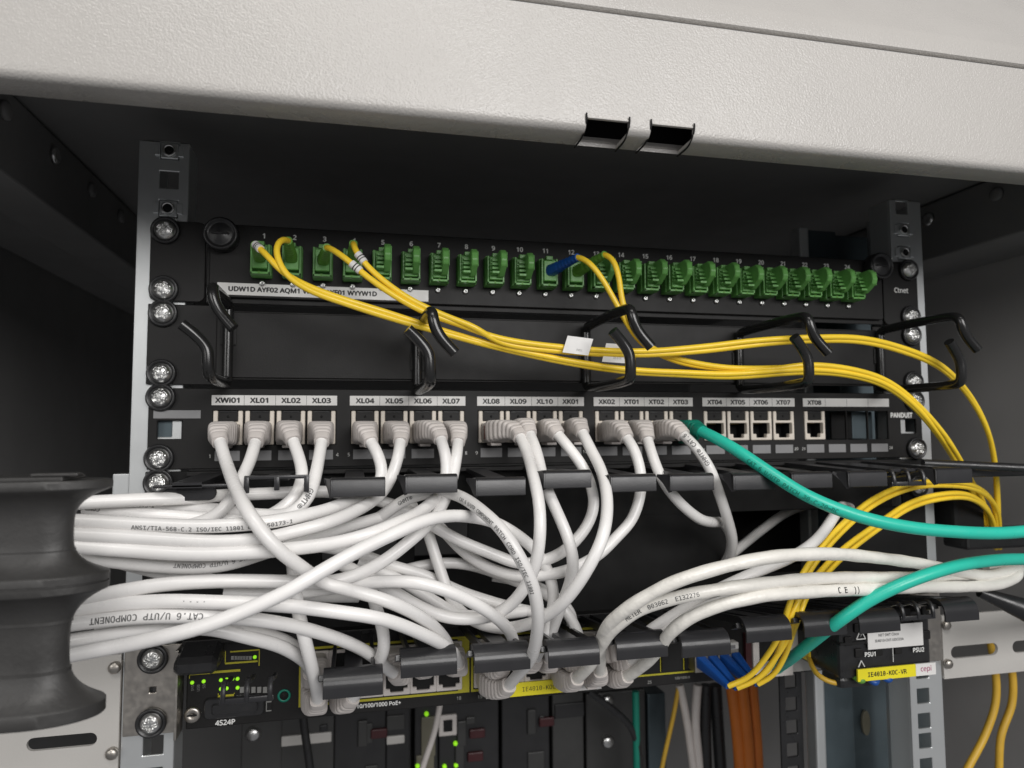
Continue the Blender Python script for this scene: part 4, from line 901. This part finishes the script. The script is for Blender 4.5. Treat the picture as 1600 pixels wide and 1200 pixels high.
# ================================================================== far equipment under the switch
YB = 240
def bpx(px, py): return at(px, py, YB)
def far_box(name, label, cat, x0, x1, y1px, mt, dep=60, extra=None, y=YB, grp=None, top=1085):
    a = at(x0, top, y); b = at(x1, y1px, y)
    r = thing(name, ((a.x + b.x) / 2, y, b.z), label, cat, grp)
    mb = MB(); mb.b2((a.x, y, b.z), (b.x, y + dep, a.z), mt, 1.2); mb.build('housing', r)
    if extra: extra(r, y)
    return r
def post_bits(bolts, mt='chrome', lip=None):
    def f(r, y):
        for px, py in bolts:
            p = at(px, py, y); q = MB(); q.lathe([(6, 0), (6, 2), (4, 4), (.01, 4.4)], mt, 18, Matrix.Translation((p.x, y, p.z)) @ RY90); q.build('bolt', r)
    return f
far_box('rear_post', 'grey steel post with a bolt under the card slot', 'post', 378, 438, 1300, 'grey', 40, post_bits([(396, 1146)]), grp='rear uprights')
far_box('rear_post', 'grey steel post with two bolts left of the blue grey strip', 'post', 915, 1012, 1300, 'grey', 40, post_bits([(948, 1094), (949, 1158)]), y=YB + 10, grp='rear uprights')
far_box('rear_strip', 'dark blue grey steel strip beside the bolted post', 'post', 1012, 1044, 1300, 'bluegrey', 40, None, y=YB + 10)
def mod(lamps=(), reds=(), lab=None, jackp=None, txt=None):
    def f(r, y):
        for px, py in lamps:
            p = at(px, py, y); q = MB(); q.lathe([(1.9, 0), (1.9, 2), (.01, 3)], 'led', 12, Matrix.Translation((p.x, y - 1, p.z)) @ RY90); q.build('status_light', r)
        for px, py in reds:
            p = at(px, py, y); q = MB(); q.b2((p.x - 7, y - 4, p.z - 4), (p.x + 7, y, p.z + 4), 'reds', 1); q.b2((p.x - 18, y - 3, p.z - 10), (p.x - 10, y, p.z + 12), 'grey', 1); q.build('plug', r)
        for (px0, py0, px1, py1, mt) in lab or ():
            a = at(px0, py0, y); b = at(px1, py1, y); q = MB(); q.b2((a.x, y - 2, b.z), (b.x, y + 1, a.z), mt, .8); q.build('panel', r)
        if jackp:
            p = at(*jackp, y); q = MB(); q.b2((p.x - 8, y - 4, p.z - 9), (p.x + 8, y, p.z + 9), 'boot', 1); q.b2((p.x - 4, y - 5, p.z - 5), (p.x + 4, y - 3.5, p.z + 5), 'hole', .5); q.build('socket', r)
    return f
far_box('relay_module', 'pale grey relay module under the first switch ports', 'module', 440, 520, 1300, 'grey', 50, mod(lab=[(440, 1150, 518, 1158, 'platebr'), (500, 1132, 512, 1142, 'darkmod')]), grp='control modules')
far_box('control_module', 'black control module with a dark red plug, left of the green lights', 'module', 523, 602, 1300, 'darkmod', 50, mod(reds=[(592, 1144)], lab=[(572, 1130, 582, 1160, 'grey'), (570, 1196, 590, 1210, 'grey')]), grp='control modules')
far_box('control_module', 'grey topped narrow control module between the two black ones', 'module', 604, 640, 1300, 'darkmod', 50, mod(lab=[(604, 1118, 632, 1138, 'grey'), (604, 1150, 632, 1160, 'platebr')]), grp='control modules')
far_box('control_module', 'olive fronted control module with a green light on top', 'module', 648, 684, 1300, 'darkmod', 50, mod(lamps=[(666, 1114), (652, 1195)], lab=[(658, 1120, 680, 1180, 'olive'), (650, 1180, 678, 1210, 'olive')]), grp='control modules')
far_box('control_module', 'black control module with a white socket and green lights', 'module', 686, 780, 1300, 'darkmod', 50, mod(lamps=[(711, 1160), (712, 1194), (694, 1196)], reds=[(745, 1144), (742, 1180)], jackp=(699, 1131), lab=[(728, 1120, 742, 1130, 'grey')]), grp='control modules')
far_box('control_module', 'black control module with a red plug, left of the bolted post', 'module', 784, 860, 1300, 'darkmod', 50, mod(reds=[(853, 1126)], lab=[(824, 1175, 850, 1210, 'grey'), (842, 1118, 850, 1134, 'grey')]), grp='control modules')
far_box('relay_module', 'dull grey relay module beside the bolted post', 'module', 863, 914, 1300, 'grey', 50, mod(lab=[(866, 1100, 912, 1118, 'darkmod')]), grp='control modules')
def far_cable(label, path, r, mt, grp=None, y=YB - 40, name='drop_cable'):
    P = [at(px, py, y) for px, py in path]; pts = spline(P, 5); mb = MB(); mb.tube(pts, r, mt, 12); o = mb.build(name); tag(o, label, 'cable', grp); return o
far_cable('black cable hanging before the relay module under the first ports', [(473, 1085), (474, 1130), (482, 1180), (490, 1260)], 3.2, 'plastic')
far_cable('pale cable rising to the olive fronted module', [(690, 1085), (678, 1150), (664, 1185), (650, 1240)], 2.6, 'boot')
far_cable('black cable slanting across the blue grey strip', [(920, 1080), (960, 1110), (990, 1140), (1000, 1190), (1002, 1260)], 3, 'plastic')
far_cable('dark green cable beside the blue grey strip', [(993, 1080), (994, 1140), (996, 1260)], 3.2, 'tealboot')
far_cable('ochre cable slanting down right of the dark green one', [(1060, 1075), (1052, 1120), (1036, 1190), (1024, 1260)], 2, 'yellowdim')
far_cable('off white cable slanting in the pair beside the black ones', [(1062, 1070), (1072, 1120), (1082, 1190), (1090, 1260)], 3.6, 'boot', 'off white drop cables')
far_cable('off white cable hanging straight in the pair beside the black ones', [(1090, 1070), (1086, 1130), (1092, 1190), (1096, 1260)], 4, 'boot', 'off white drop cables')
far_cable('black cable hanging behind, nearest the off white pair', [(1104, 1070), (1102, 1130), (1106, 1260)], 5, 'plastic', 'black drop cables')
far_cable('black cable hanging behind, nearest the orange cables', [(1118, 1070), (1122, 1140), (1130, 1260)], 5.5, 'plastic', 'black drop cables')
for k, lb in enumerate(('orange cable hanging left in its bundle', 'orange cable hanging in the middle of its bundle', 'orange cable hanging right in its bundle')):
    far_cable(lb, [(1140 + k * 16, 1050), (1149 + k * 14, 1110), (1156 + k * 13, 1180), (1160 + k * 12, 1270)], 5.6, 'orange', 'orange cables', YB - 60 - (4 if k == 1 else 0))
